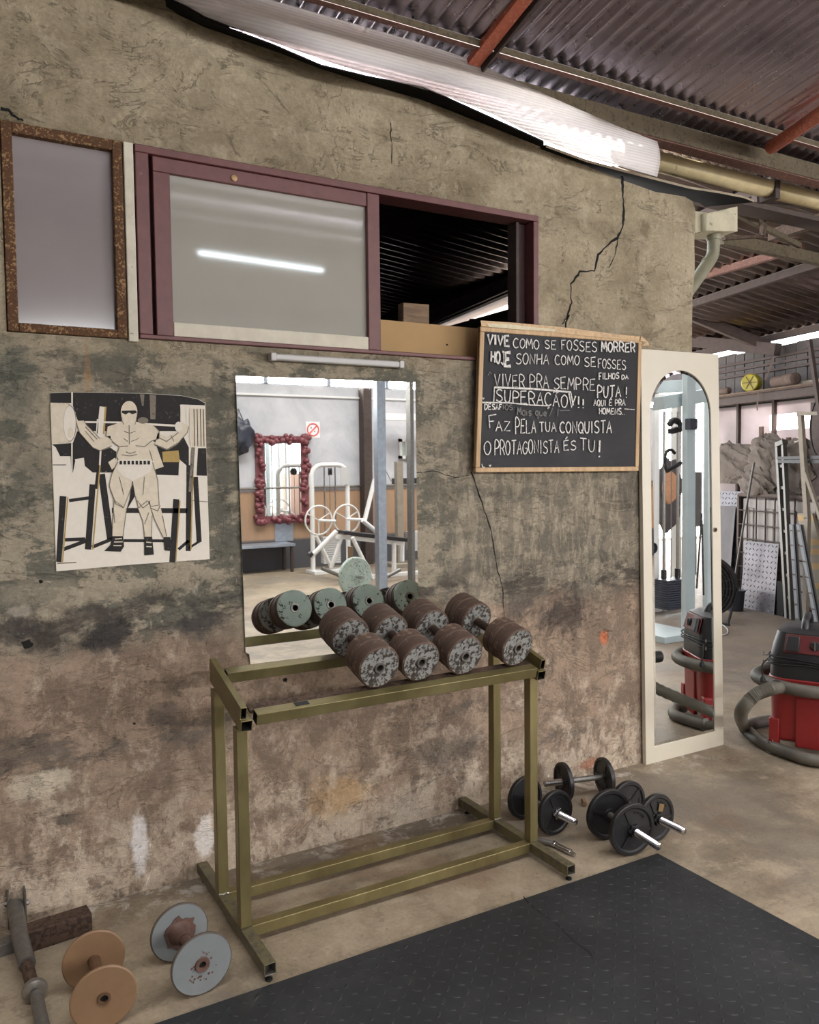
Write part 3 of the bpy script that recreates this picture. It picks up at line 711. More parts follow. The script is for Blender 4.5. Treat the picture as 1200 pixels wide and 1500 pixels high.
# ================================================================ ROOF EDGE THINGS
# curved polycarbonate sheet closing the gap between the wall and the eave beam
topc = [(-60, -130), (150, -52), (300, -30), (455, 1), (500, 14), (615, 54), (680, 84), (705, 95), (800, 139), (860, 165), (910, 187), (963, 207)]
botc = [(-60, -150+30), (150, -40), (262, 2), (300, 24), (400, 62), (500, 97), (640, 136), (720, 166), (800, 207), (860, 230), (910, 244), (963, 259)]
def resample(P, n):
    L = [0]
    for a, c in zip(P, P[1:]): L.append(L[-1]+math.dist(a, c))
    out = []
    for k in range(n):
        s = L[-1]*k/(n-1); i = max(j for j in range(len(P)-1) if L[j] <= s+1e-9); t = (s-L[i])/(L[i+1]-L[i])
        out.append(tuple(P[i][q]+(P[i+1][q]-P[i][q])*t for q in range(2)))
    return out
T_ = [at_y(u, v, -.135) for u, v in topc]; B_ = [at_y(u, v, -.122) for u, v in botc]
for p in T_: p.z = min(p.z, rz(-.135)-.012)
def at_x_on(P, x):
    for a, c in zip(P, P[1:]):
        if a.x <= x <= c.x: return a.lerp(c, (x-a.x)/(c.x-a.x))
    return P[0] if x < P[0].x else P[-1]
b = MB(); NX, NZ = 48, 6; g = []
x_a = max(T_[0].x, B_[0].x); x_b = 3.20
for i in range(NX+1):
    x = x_a+(x_b-x_a)*i/NX; p, q = at_x_on(B_, x), at_x_on(T_, x)
    if q.z < p.z+.02: q = Vector((q.x, q.y, p.z+.02))
    g.append([b.b.verts.new(p.lerp(q, j/NZ)+Vector((0, -.02*math.sin(PI*j/NZ), 0))) for j in range(NZ+1)])
for i in range(NX):
    for j in range(NZ): b.face([g[i][j], g[i+1][j], g[i+1][j+1], g[i][j+1]], 'poly')
o = b.build('polycarbonate_sheet', normals=False)
md = o.modifiers.new('solid', 'SOLIDIFY'); md.thickness = .004
tag(o, 'bowed clear ribbed plastic sheet glowing above the plaster wall', 'plastic sheet')

# black membrane over the wall top, running out past the corner
b = MB(); up = [at_y(u, v, -.012) for u, v in ((150, -40), (258, 0), (300, 27), (400, 64), (470, 94), (540, 111), (620, 126), (700, 162), (797, 206))]
lo = [at_y(u, v, -.012) for u, v in ((150, -24), (215, 0), (300, 40), (400, 74), (470, 101), (540, 123), (620, 147), (700, 178), (797, 217))]
A = [b.b.verts.new(p) for p in up]; A2 = [b.b.verts.new(at_y(u, v+2, -.128)) for u, v in ((150, -40), (258, 0), (300, 27), (400, 64), (470, 94), (540, 111), (620, 126), (700, 162), (797, 206))]; Bv = [b.b.verts.new(p) for p in lo]; A3 = [b.b.verts.new(p+Vector((0, .17, -.012))) for p in up]
for i in range(len(A)-1):
    b.face([Bv[i], Bv[i+1], A2[i+1], A2[i]], 'membrane'); b.face([A2[i], A2[i+1], A[i+1], A[i]], 'membrane'); b.face([A[i], A[i+1], A3[i+1], A3[i]], 'membrane')
tag(b.build('roof_membrane'), 'black wavy membrane strip folded over the top of the plaster wall', 'membrane')
b = MB(); ed = [(800, 212), (860, 234), (912, 248), (963, 261), (1010, 273), (1055, 280), (1090, 287), (1105, 293)]
P = [at_y(u, v, -.055) for u, v in ed]; Q = [p+Vector((.08, .42, .10)) for p in P]
A = [b.b.verts.new(p) for p in P]; A2 = [b.b.verts.new(p+Vector((0, 0, -.012))) for p in P]; Bv = [b.b.verts.new(p) for p in Q]; B2 = [b.b.verts.new(p+Vector((0, 0, -.012))) for p in Q]
for i in range(len(A)-1):
    b.face([A2[i], A2[i+1], A[i+1], A[i]], 'flap'); b.face([A2[i+1], A2[i], B2[i], B2[i+1]], 'membrane'); b.face([A[i], A[i+1], Bv[i+1], Bv[i]], 'membrane')
tag(b.build('roof_flashing'), 'thin grey edged flashing sheet sticking out past the wall corner', 'flashing')

# gutter
g0 = thing('gutter', 'cream metal rain gutter running under the roof edge', 'gutter')
def gut(x0, x1):
    b = MB(); pr = []
    for k in range(9): a = PI+PI*k/8; pr.append((.15+.055*math.cos(a), 3.24+.055*math.sin(a)))
    pr = [(.095, 3.268)]+pr+[(.205, 3.268)]
    L = [b.b.verts.new((x0, y, z)) for y, z in pr]; Rr = [b.b.verts.new((x1, y, z)) for y, z in pr]
    for i in range(len(pr)-1): b.face([L[i], L[i+1], Rr[i+1], Rr[i]], 'gutter')
    o = b.build('gutter_channel', g0, normals=False); s = o.modifiers.new('s', 'SOLIDIFY'); s.thickness = .003; return o
xj = at_y(1137, 275, .095).x
gut(3.16, xj-.01); gut(xj+.03, 5.3)
b = MB(); b.box(xj-.012, xj+.032, .088, .2, 3.165, 3.275, 'dark_beam'); b.build('joint_bracket', g0, bevel=.003)
b = MB(); b.box(3.6, 5.3, .205, .33, 3.14, 3.17, 'dark_beam'); b.box(3.6, 5.3, .33, .36, 3.14, 3.22, 'dark_beam'); struct(b.build('trim_4'))

# braces
t = thing('roof_brace', 'flat rust red steel brace by the glowing plastic sheet', 'brace')
b = MB(); b.bar(at_y(693, 92, -.14), at_y(800, -45, -.62), .062, .03, 'brace_red'); b.build('bar', t, bevel=.002)
b = MB(); b.bar(at_y(705, 96, -.135), at_y(812, -40, -.60), .012, .07, 'dark_beam'); b.build('flange', t, bevel=.002)
b = MB(); b.tube([(3.925, -.20, 3.281), (3.741, -.60, 3.27), (3.40, -1.3, 3.25)], .034, 'brace_red', 20)
tag(b.build('roof_brace'), 'round rust red pipe brace meeting the eave beam', 'brace')

# roof truss beyond the corner
t = thing('roof_truss', 'small steel truss under the gutter beyond the wall corner', 'truss')
b = MB(); b.bar(at_y(1057, 350, .45), at_y(1260, 393, .45), .05, .075, 'purlin'); b.build('chord', t, bevel=.003)
b = MB(); b.bar(at_y(1117.5, 288, .40), at_y(1117.5, 346, .40), .028, .03, 'brown_beam', (0, 1, 0)); b.build('post', t, bevel=.002)
b = MB(); b.bar(at_y(1078, 312, .43), at_y(1172, 360, .43), .03, .035, 'purlin'); b.build('strut', t, bevel=.002)
b = MB(); b.bar(at_y(1105, 290, .42), at_y(1215, 300, .42), .04, .07, 'dark_beam'); b.build('chord', t, bevel=.002)
b = MB(); b.bar(at_y(1060, 350, .42), at_y(1117, 346, .42), .03, .02, 'brown_beam'); b.build('strut', t, bevel=.002)
# hopper and downpipe
t = thing('downpipe', 'grey plastic downpipe with a stained cream hopper at the wall corner', 'pipe')
q = [at_y(u, v, .16) for u, v in ((1035, 326), (1081, 302), (1081, 339), (1035, 338))]
q[0].z = at_y(1035, 312, .16).z
b = MB(); b.prism(q, (0, .2, 0), 'hopper'); b.build('hopper', t, bevel=.004)
b = MB(); b.prism([at_y(u, v, .2) for u, v in ((1019, 309), (1037, 311), (1037, 337), (1019, 341))], (0, .15, 0), 'hopper'); b.build('side_inlet', t, bevel=.003)
b = MB(); b.tube(smooth_path([at_y(1045.5, 340, .24), at_y(1045.5, 360, .24), at_y(1043, 376, .24), at_y(1030, 396, .22), at_y(1016, 416, .20), at_y(1003, 436, .19), at_y(992, 470, .21)], 6), .036, 'pvc', 24); b.build('elbow_pipe', t)
b = MB(); b.lathe([(.039, -.016), (.041, -.012), (.041, .012), (.039, .016)], at_y(1045.5, 348, .24), (0, 0, 1), 24, 'pvc'); b.build('collar', t)
b = MB(); c = at_y(1036, 386, .235); b.lathe([(.0385, -.006), (.0385, .006)], c, at_y(1030, 396, .22)-at_y(1043, 376, .24), 24, 'pvc'); b.build('collar', t)

# ================================================================ ON THE WALL
# poster
PY = -.004
t = MB()
zp = lambda x, y: (60+x/4.615, 560+y/4.615)
def cl(x, y): return (min(max(x, 62+max(0, y-75)*.036), 1108+max(0, y-135)*.03), y)
def pl(L, m, layer): t.poly([at_y(*zp(*cl(x, y)), PY-.0004*layer) for x, y in L], m)
# paper body with slight curl of the upper corner
corner = [(60, 72), (210, 66), (700, 74), (950, 90), (1060, 112), (1112, 138), (1118, 420), (1142, 1196), (620, 1232), (103, 1278), (80, 640)]
front = [at_y(*zp(x, y), PY) for x, y in corner]
t.prism([p+Vector((0, .001, 0)) for p in front], (0, .0015, 0), 'paper'); pl(corner, 'ink_pale', 0)
# sky/backdrop
pl([(62, 74), (206, 68), (206, 140), (62, 138)], 'ink', 1); pl([(216, 68), (700, 76), (950, 92), (1060, 114), (1110, 140), (1110, 156), (945, 150), (940, 330), (300, 330), (245, 250), (216, 160)], 'ink', 1)
pl([(668, 80), (700, 80), (694, 160), (684, 160)], 'ink_mid', 2); pl([(735, 84), (778, 88), (774, 250), (740, 250)], 'ink_mid', 2)
pl([(205, 66), (214, 66), (214, 620), (205, 620)], 'ink_pale', 3)
# band of dark background behind the figure
pl([(70, 420), (100, 440), (130, 500), (200, 500), (206, 610), (216, 610), (235, 520), (290, 560), (350, 610), (500, 610), (510, 470), (380, 380), (245, 330), (216, 410)], 'ink', 1)
pl([(760, 380), (960, 360), (1000, 440), (1000, 575), (935, 520), (930, 630), (770, 625)], 'ink', 1); pl([(1062, 445), (1122, 445), (1124, 632), (1052, 630)], 'ink', 1)
pl([(820, 470), (930, 460), (940, 540), (826, 540)], 'ink_gold', 2); pl([(230, 520), (290, 510), (300, 590), (240, 590)], 'ink_pale', 2); pl([(78, 556), (170, 556), (170, 561), (78, 561)], 'ink', 2)
pl([(720, 420), (770, 400), (830, 570), (770, 590), (722, 500)], 'ink_light', 2); pl([(455, 540), (500, 510), (520, 560), (480, 590)], 'ink_light', 2)
# ground line
pl([(80, 640), (940, 632), (1126, 634), (1142, 1196), (620, 1232), (103, 1278)], 'ink_pale', 2)
pl([(1000, 795), (1134, 806), (1134, 811), (1000, 800)], 'ink_mid', 3)
# rack frame in the print
def stripe(x0, y0, x1, y1, w, m='ink', layer=4):
    dx, dy = x1-x0, y1-y0; L = math.hypot(dx, dy); nx, ny = -dy/L*w/2, dx/L*w/2
    pl([(x0+nx, y0+ny), (x1+nx, y1+ny), (x1-nx, y1-ny), (x0-nx, y0-ny)], m, layer)
stripe(480, 866, 990, 868, 34); stripe(560, 1070, 880, 1072, 20); stripe(410, 620, 470, 1060, 46); stripe(404, 480, 372, 720, 22); stripe(150, 770, 115, 1215, 46); stripe(182, 775, 146, 1215, 9, 'ink_gold', 5)
stripe(350, 690, 318, 1130, 42); stripe(400, 560, 350, 1130, 9, 'ink_gold', 5); stripe(190, 800, 350, 778, 22); stripe(150, 1130, 310, 1070, 26); stripe(345, 1115, 480, 1060, 24); stripe(160, 1065, 300, 1060, 24)
stripe(915, 790, 888, 1215, 40); stripe(940, 800, 912, 1210, 8, 'ink_gold', 5); stripe(1002, 560, 996, 1140, 34); stripe(1028, 600, 1014, 1130, 9, 'ink_gold', 5); stripe(1045, 640, 1070, 1080, 34); stripe(930, 1130, 1000, 1070, 20); stripe(1000, 1120, 1080, 1070, 16)
stripe(420, 165, 400, 350, 46, 'ink_pale', 4); stripe(438, 165, 424, 350, 12, 'ink_gold', 5); stripe(384, 250, 376, 380, 12, 'ink_pale', 4); stripe(404, 455, 398, 560, 12, 'ink_pale', 5)
stripe(1030, 440, 1010, 740, 24, 'ink_mid', 5); stripe(946, 152, 950, 280, 8, 'ink_pale', 5); stripe(940, 156, 1110, 162, 8, 'ink_pale', 5); stripe(985, 180, 985, 280, 6, 'ink_pale', 5); stripe(1010, 176, 1008, 400, 10, 'ink_pale', 5)
# plates left and right
def ell(cx, cy, rx, ry, m, layer, n=28): pl([(cx+rx*math.cos(2*PI*k/n), cy-ry*math.sin(2*PI*k/n)) for k in range(n)], m, layer)
pl([(62, 138), (190, 140), (232, 200), (246, 280), (232, 370), (200, 410), (74, 414)], 'ink_light', 5)
for k, (cx, rx) in enumerate(((110, 90), (140, 80), (165, 70))): ell(cx+10, 276, rx*.9, 132, 'ink_mid', 6+k); ell(cx+5, 276, rx*.9, 131, 'ink_light', 7+k)
ell(196, 278, 44, 122, 'ink_mid', 10); ell(194, 278, 41, 118, 'ink_pale', 11); ell(200, 340, 20, 34, 'ink_light', 12)
pl([(1012, 176), (1112, 180), (1120, 440), (1010, 430)], 'ink_light', 6)
for x in (1034, 1056, 1078, 1098): stripe(x, 180, x+5, 432, 5, 'ink', 7)
# bar
stripe(240, 268, 560, 272, 12, 'ink_pale', 7); stripe(660, 280, 1000, 298, 14, 'ink_pale', 7)
# the lifter: arms, torso, legs, head
pl([(450, 300), (540, 270), (650, 268), (760, 290), (800, 330), (800, 380), (740, 400), (735, 460), (755, 530), (640, 540), (525, 525), (510, 500), (530, 440), (480, 390), (440, 360)], 'ink_light', 8)
pl([(236, 262), (290, 258), (310, 290), (400, 380), (470, 360), (480, 430), (400, 462), (350, 440), (262, 340)], 'ink_light', 8)
pl([(790, 340), (850, 370), (940, 330), (930, 290), (960, 272), (1000, 300), (990, 340), (920, 420), (860, 456), (770, 420)], 'ink_light', 8)
pl([(520, 540), (640, 552), (755, 540), (790, 660), (800, 830), (740, 840), (720, 800), (660, 850), (640, 770), (622, 680), (590, 770), (560, 846), (500, 800), (462, 700), (480, 620)], 'ink_light', 8)
pl([(520, 545), (640, 556), (750, 545), (745, 600), (680, 640), (620, 665), (560, 636), (520, 600)], 'ink_pale', 9)
pl([(495, 800), (560, 846), (580, 850), (555, 1040), (482, 1040), (486, 930)], 'ink_light', 8)
pl([(655, 850), (735, 800), (752, 900), (748, 1045), (702, 1045), (690, 940)], 'ink_light', 8); pl([(740, 840), (806, 830), (822, 900), (850, 1040), (826, 1046), (770, 930)], 'ink_light', 8)
pl([(616, 670), (622, 670), (636, 770), (612, 810), (588, 850), (576, 870), (600, 790)], 'ink', 9)
ell(596, 200, 56, 74, 'ink_light', 10); pl([(552, 235), (640, 235), (650, 290), (545, 290)], 'ink_light', 9); pl([(545, 192), (640, 190), (650, 205), (618, 216), (596, 204), (572, 218), (548, 206)], 'ink', 11)
pl([(522, 524), (760, 520), (764, 546), (640, 562), (526, 552)], 'ink_pale', 9); 
for k in range(8): stripe(540+k*27, 530, 540+k*27, 556, 17, 'ink', 10)
for L in ([(480, 400), (530, 436), (590, 430)], [(640, 428), (700, 436), (750, 396)], [(575, 470), (600, 482), (640, 470)], [(545, 490), (600, 498), (650, 488)], [(470, 440), (400, 462), (350, 442)], [(770, 424), (850, 456), (925, 410)], [(800, 376), (850, 400), (930, 340)], [(470, 730), (505, 820), (560, 850)], [(650, 800), (690, 850), (735, 815)], [(740, 850), (790, 870), (806, 832)], [(490, 860), (500, 950)], [(700, 960), (730, 880)], [(300, 300), (380, 385)], [(596, 290), (598, 420)]):
    for (a, c), (d, e) in zip(L, L[1:]): stripe(a, c, d, e, 6, 'ink_mid', 10)
for L in ([(450, 300), (440, 360), (480, 390)], [(760, 290), (800, 330), (800, 380), (740, 400)], [(530, 440), (510, 500), (525, 525)], [(735, 460), (755, 530)], [(236, 262), (262, 340), (350, 440), (400, 462), (480, 430)], [(290, 258), (310, 290), (400, 380)], [(1000, 300), (990, 340), (920, 420), (860, 456), (770, 420)], [(520, 540), (480, 620), (462, 700), (500, 800), (560, 846), (590, 770), (622, 680)], [(755, 540), (790, 660), (800, 830), (740, 840)], [(640, 770), (660, 850), (720, 800)], [(495, 800), (486, 930), (482, 1040)], [(580, 850), (555, 1040)], [(655, 850), (690, 940), (702, 1045)], [(752, 900), (748, 1045)], [(740, 840), (770, 930), (826, 1046)], [(822, 900), (850, 1040)], [(540, 200), (546, 250), (560, 285)], [(652, 200), (646, 250), (636, 285)], [(560, 330), (600, 345), (640, 330)], [(560, 380), (590, 400)], [(610, 400), (660, 380)], [(530, 640), (560, 760)], [(700, 640), (690, 760)], [(300, 330), (360, 400)], [(880, 360), (900, 400)]):
    for (a, c), (d, e) in zip(L, L[1:]): stripe(a, c, d, e, 4.5, 'ink_mid', 11)
ell(930, 300, 24, 34, 'ink_pale', 9); ell(690, 258, 36, 22, 'ink_mid', 9)
# boots
for L in ([(486, 1040), (556, 1040), (562, 1110), (540, 1145), (430, 1140), (470, 1100)], [(698, 1044), (752, 1044), (764, 1165), (700, 1170)], [(828, 1046), (876, 1046), (874, 1140), (836, 1136)]): pl(L, 'ink', 10)
for L in ((500, 1060, 548, 1056), (494, 1080, 552, 1078), (490, 1104, 545, 1104), (712, 1080, 748, 1084), (712, 1110, 750, 1112)): stripe(*L, 7, 'ink_light', 11)
stripe(110, 1224, 240, 1218, 8, 'ink_mid', 4)
tag(t.build('poster', normals=False), 'black and white paper print of a man under a loaded barbell', 'poster')

# lamp strip above the mirror
t = thing('lamp_strip', 'thin white unlit strip lamp above the wall mirror', 'lamp')
b = MB(); p0, p1 = at_y(399, 523, -.02), at_y(586, 534.5, -.02); b.bar(p0, p1, .034, .026, 'plastic_white'); b.build('diffuser', t, bevel=.006)
for p, s in ((p0, 1), (p1, -1)):
    b = MB(); b.box(p.x-.012, p.x+.012, -.04, .0, p.z-.016, p.z+.016, 'plastic_white'); b.build('end_cap', t, bevel=.004)

# wall mirror with the broken corner
t = thing('wall_mirror', 'frameless wall mirror with a broken lower corner behind the dumbbell rack', 'mirror')
b = MB(); ol = [(1.026, .868), (1.040, .860), (1.043, .820), (1.050, .812), (1.80, .812), (1.823, .86), (1.822, 1.012), (1.816, 1.964), (1.0, 1.955+.0)]
ol = [(1.026, .868), (1.041, .858), (1.044, .818), (1.822, .812), (1.816, 1.964), (1.010, 1.955)]
b.prism([(x, -.008, z) for x, z in ol], (0, -.004, 0), 'mirror_edge')
for f in b.b.faces:
    f.normal_update()
    if abs(f.normal.y) > .9 and f.calc_center_median().y < -.011: f.material_index = b.mi('mirror')
b.build('glass', t)
b = MB(); b.box(1.06, 1.79, -.0075, -.0005, .84, 1.93, 'wood'); b.build('backing_board', t)

# chalkboard
t = thing('chalkboard', 'wood framed chalkboard with handwritten white chalk lines', 'chalkboard')
BY = -.055
bq = [at_y(u, v, BY) for u, v in ((704, 478), (941, 496), (936, 690), (697, 692))]
def bl(s, r): return bq[0].lerp(bq[1], s).lerp(bq[3].lerp(bq[2], s), r)
b = MB(); b.prism([p+Vector((0, .006, 0)) for p in bq], (0, .010, 0), 'board_black'); b.build('slate', t)
ws, wr = .024, .034
for nm, q, m in (('frame_top', (0, 0, 1, wr), 'pale_wood'), ('frame_bottom', (0, 1-wr, 1, 1), 'pale_wood'), ('frame_side', (0, wr, ws, 1-wr), 'pale_wood'), ('frame_side', (1-ws, wr, 1, 1-wr), 'pale_wood')):
    b = MB(); b.prism([bl(q[0], q[1]), bl(q[2], q[1]), bl(q[2], q[3]), bl(q[0], q[3])], (0, .022, 0), m); b.build('frame_rail' if 'side' not in nm else 'frame_stile', t, bevel=.003)
b = MB()
tz = lambda x, y: at_y(680+x/4, 450+y/4, BY-.002)
b.prism([tz(*p) for p in ((96, 78), (300, 92), (580, 118), (900, 160), (1035, 172), (1040, 200), (800, 178), (560, 152), (330, 132), (100, 112))], (0, -.002, 0), 'tape_gold')
b.prism([at_y(680+x/4, 450+y/4, BY-.0045) for x, y in ((128, 96), (250, 98), (420, 118), (540, 130), (530, 142), (400, 134), (280, 128), (150, 116))], (0, -.001, 0), 'tape_white')
b.prism([at_y(680+x/4, 450+y/4, BY-.004) for x, y in ((1035, 168), (1080, 208), (1078, 226), (1036, 226), (1060, 208), (1030, 196))], (0, -.003, 0), 'tape_gold')
b.build('peeling_tape', t, normals=True)
b = MB(); b.tube([bl(.5, 0)+Vector((0, .006, 0)), at_y(829, 472, -.03), at_y(834, 462, -.012)], .004, 'void', 6); b.build('hanging_cord', t)
FONT = {
 'A': [[(0, 0), (.5, 1), (1, 0)], [(.2, .38), (.85, .42)]], 'C': [[(.95, .85), (.6, 1), (.2, .85), (0, .45), (.2, .1), (.6, 0), (1, .12)]],
 'D': [[(.05, 1), (.05, 0), (.6, .08), (1, .5), (.7, .92), (.05, 1)]], 'E': [[(.95, 1), (.08, .95), (.05, 0), (1, .03)], [(.08, .5), (.75, .52)]],
 'F': [[(1, 1), (.05, .95), (.1, 0)], [(.08, .5), (.7, .52)]], 'G': [[(.95, .85), (.55, 1), (.1, .75), (0, .35), (.4, 0), (.9, .15), (.95, .45), (.5, .45)]],
 'H': [[(.05, 1), (.05, 0)], [(.95, 1), (.95, 0)], [(.05, .5), (.95, .52)]], 'I': [[(.5, 1), (.5, 0)]], 'J': [[(.9, 1), (.9, .2), (.5, 0), (.05, .15)], [(.4, 1), (1, 1)]],
 'L': [[(.1, 1), (.05, 0), (1, .03)]], 'M': [[(0, 0), (.15, 1), (.5, .3), (.85, 1), (1, 0)]], 'N': [[(.05, 0), (.05, 1), (.9, .02), (.95, 1)]],
 'O': [[(.5, 1), (.12, .8), (0, .45), (.2, .08), (.6, 0), (.95, .35), (.9, .8), (.5, 1)]], 'P': [[(.1, 0), (.08, 1), (.7, .98), (1, .75), (.75, .5), (.1, .45)]],
 'Q': [[(.5, 1), (.12, .8), (0, .45), (.2, .1), (.6, .02), (.95, .35), (.9, .8), (.5, 1)], [(.6, .3), (1, -.05)]], 'R': [[(.1, 0), (.08, 1), (.7, .98), (.98, .75), (.7, .5), (.1, .47)], [(.5, .48), (1, 0)]],
 'S': [[(.95, .88), (.55, 1), (.1, .82), (.25, .58), (.8, .42), (.95, .18), (.5, 0), (.02, .12)]], 'T': [[(0, .97), (1, 1)], [(.5, .98), (.5, 0)]], 'U': [[(.05, 1), (.08, .25), (.45, 0), (.85, .2), (.95, 1)]],
 'V': [[(0, 1), (.45, 0), (1, 1)]], 'Z': [[(.05, 1), (.95, 1), (.05, .03), (1, 0)]], '!': [[(.6, 1), (.5, .3)], [(.48, .08), (.52, 0)]], '.': [[(.4, .08), (.6, 0)]], ' ': [],
 'a': [[(.95, .6), (.4, .65), (.05, .3), (.4, 0), (.9, .15)], [(.95, .65), (.95, 0)]], 'i': [[(.5, .6), (.5, 0)], [(.5, .85), (.52, .8)]], 's': [[(.9, .6), (.3, .6), (.2, .35), (.8, .25), (.7, 0), (.1, .02)]],
 'q': [[(.9, .6), (.3, .6), (.05, .3), (.4, .02), (.9, .2)], [(.9, .65), (.85, -.45)]], 'u': [[(.1, .6), (.1, .1), (.5, 0), (.9, .15), (.9, .6), (.95, 0)]], 'e': [[(.1, .32), (.9, .35), (.6, .65), (.15, .5), (.15, .12), (.9, .05)]], ':': [[(.5, .6), (.52, .55)], [(.5, .1), (.52, .05)]]}
FONT['É'] = FONT['E']+[[(.4, 1.12), (.75, 1.35)]]; FONT['Ã'] = FONT['A']+[[(.1, 1.12), (.4, 1.25), (.6, 1.1), (.95, 1.25)]]; FONT['Ç'] = FONT['C']+[[(.55, 0), (.65, -.15), (.4, -.22)]]
NARROW = {'I': .45, '!': .4, '.': .3, ' ': .6, 'J': .8, ':': .3, 'i': .4, 'M': 1.2, 'F': .9}
chalk = MB(); faint = MB(); crnd = random.Random(11)
def write(mb, txt, x0, x1, ya, yb, yc, yd, w, m='chalk'):
    """txt fills the slanted box: top ya->yc, bottom yb->yd, in board-survey pixels"""
    W = [NARROW.get(c, 1) for c in txt]; gap = .28; tot = sum(W)+gap*(len(txt)-1); x = 0
    for c, cw in zip(txt, W):
        j = (crnd.uniform(-.06, .06), crnd.uniform(-.06, .06), crnd.uniform(-.08, .08))
        for st in FONT[c]:
            P = []
            pts = smooth_path([(px, py, 0) for px, py in st], 3) if len(st) > 4 else [Vector((px, py, 0)) for px, py in st]
            for q in pts:
                s = (x+cw*(q.x+j[2]*q.y))/tot; top = ya+(yc-ya)*s; bot = yb+(yd-yb)*s
                P.append(tz(x0+(x1-x0)*s, bot+(top-bot)*(q.y*(1+j[0])+j[1]*.5)))
            mb.ribbon(P, w, (0, -1, 0), m)
        x += cw+gap
def line(mb, L, w, m='chalk'): mb.ribbon([tz(*p) for p in L], w, (0, -1, 0), m)
W1 = .0052
write(chalk, 'VIVE', 138, 266, 158, 215, 168, 228, .011); write(chalk, 'COMO', 288, 440, 180, 238, 190, 246, W1); write(chalk, 'SE', 474, 538, 190, 240, 196, 248, W1); write(chalk, 'FOSSES', 570, 778, 192, 248, 205, 264, W1); write(chalk, 'MORRER', 806, 1002, 205, 262, 208, 262, .0085)
write(chalk, 'HOJ', 158, 236, 252, 316, 260, 340, .009); write(chalk, 'E', 238, 274, 262, 345, 265, 345, .017); write(chalk, 'SONHA', 304, 496, 268, 332, 276, 334, W1); write(chalk, 'COMO', 534, 676, 278, 336, 286, 338, W1); write(chalk, 'SE', 706, 772, 296, 346, 296, 350, W1); write(chalk, 'FOSSES', 784, 948, 300, 356, 312, 366, W1)
write(chalk, 'VIVER', 180, 354, 392, 464, 392, 470, W1); write(chalk, 'PRA', 384, 496, 396, 470, 404, 476, W1); write(chalk, 'SEMPRE', 526, 768, 408, 478, 424, 490, W1)
write(chalk, 'FILHOS', 790, 908, 386, 424, 386, 418, .006); write(chalk, 'DA', 924, 962, 398, 422, 396, 422, .006); write(chalk, 'PUTA', 780, 918, 462, 530, 458, 524, .007); write(chalk, '!', 940, 962, 468, 530, 468, 530, .007)
write(chalk, 'SUPERAÇÃO', 188, 606, 484, 552, 512, 588, .006); write(chalk, 'V!!', 612, 706, 502, 584, 540, 594, .009)
line(chalk, [(180, 470), (400, 478), (520, 488), (625, 498), (640, 575)], .009); line(chalk, [(178, 466), (174, 554)], .005); line(chalk, [(106, 558), (260, 560), (400, 574), (500, 578)], .006)
write(chalk, 'AQUI É PRA', 760, 944, 544, 578, 540, 576, .0055); write(chalk, 'HOMENS..', 792, 942, 592, 626, 594, 630, .0055); line(chalk, [(940, 596), (1000, 600)], .004)
write(chalk, 'DESAF', 120, 222, 566, 600, 570, 600, .0055); write(faint, 'IOS:', 226, 296, 570, 600, 574, 602, .005, 'chalk_faint'); write(faint, 'Mais que', 312, 484, 588, 632, 600, 638, .006, 'chalk_faint')
line(faint, [(500, 640), (520, 590)], .004, 'chalk_faint'); line(faint, [(548, 640), (552, 596)], .004, 'chalk_faint'); line(faint, [(560, 606), (620, 604)], .004, 'chalk_faint')
write(chalk, 'F', 146, 192, 632, 708, 628, 708, W1); write(chalk, 'AZ', 186, 270, 672, 728, 672, 724, W1); write(chalk, 'PELA', 300, 420, 648, 742, 668, 738, W1); write(chalk, 'TUA', 442, 540, 672, 732, 676, 728, W1); write(chalk, 'CONQUISTA', 562, 864, 672, 736, 666, 738, .0065)
write(chalk, 'O', 118, 158, 788, 862, 788, 862, W1); write(chalk, 'PROTAGONISTA', 178, 556, 784, 866, 778, 852, W1); write(chalk, 'ÉS', 584, 656, 786, 840, 780, 838, W1); write(chalk, 'TU', 680, 766, 766, 836, 780, 850, W1); write(chalk, '!', 780, 804, 776, 880, 776, 880, .011)
line(chalk, [(108, 528), (112, 540), (118, 530)], .004); line(chalk, [(146, 924), (152, 932), (158, 924)], .006); line(chalk, [(104, 918), (108, 936), (122, 938)], .004); line(faint, [(140, 400), (152, 378), (160, 392)], .004, 'chalk_faint')
o = chalk.build('chalk_writing', t, normals=False); faint.build('chalk_writing', t, normals=False)['label'] = 'half wiped faint chalk words'

# cardboard and wood block in the window opening
b = MB(); b.prism([at_y(u, v, .06) for u, v in ((556, 468), (700, 481), (705, 482), (705, 528), (556, 518))], (0, .006, 0), 'cardboard'); o = b.build('cardboard_sheet'); o.data.transform(Matrix())
tag(o, 'flat brown cardboard sheet standing in the open window', 'cardboard')
b = MB(); b.prism([at_y(u, v, .075) for u, v in ((591, 443), (629, 446), (629, 512), (591, 510))], (0, .05, 0), 'wood'); tag(b.build('wood_block', bevel=.003), 'short weathered wooden block behind the cardboard sheet', 'wood block')
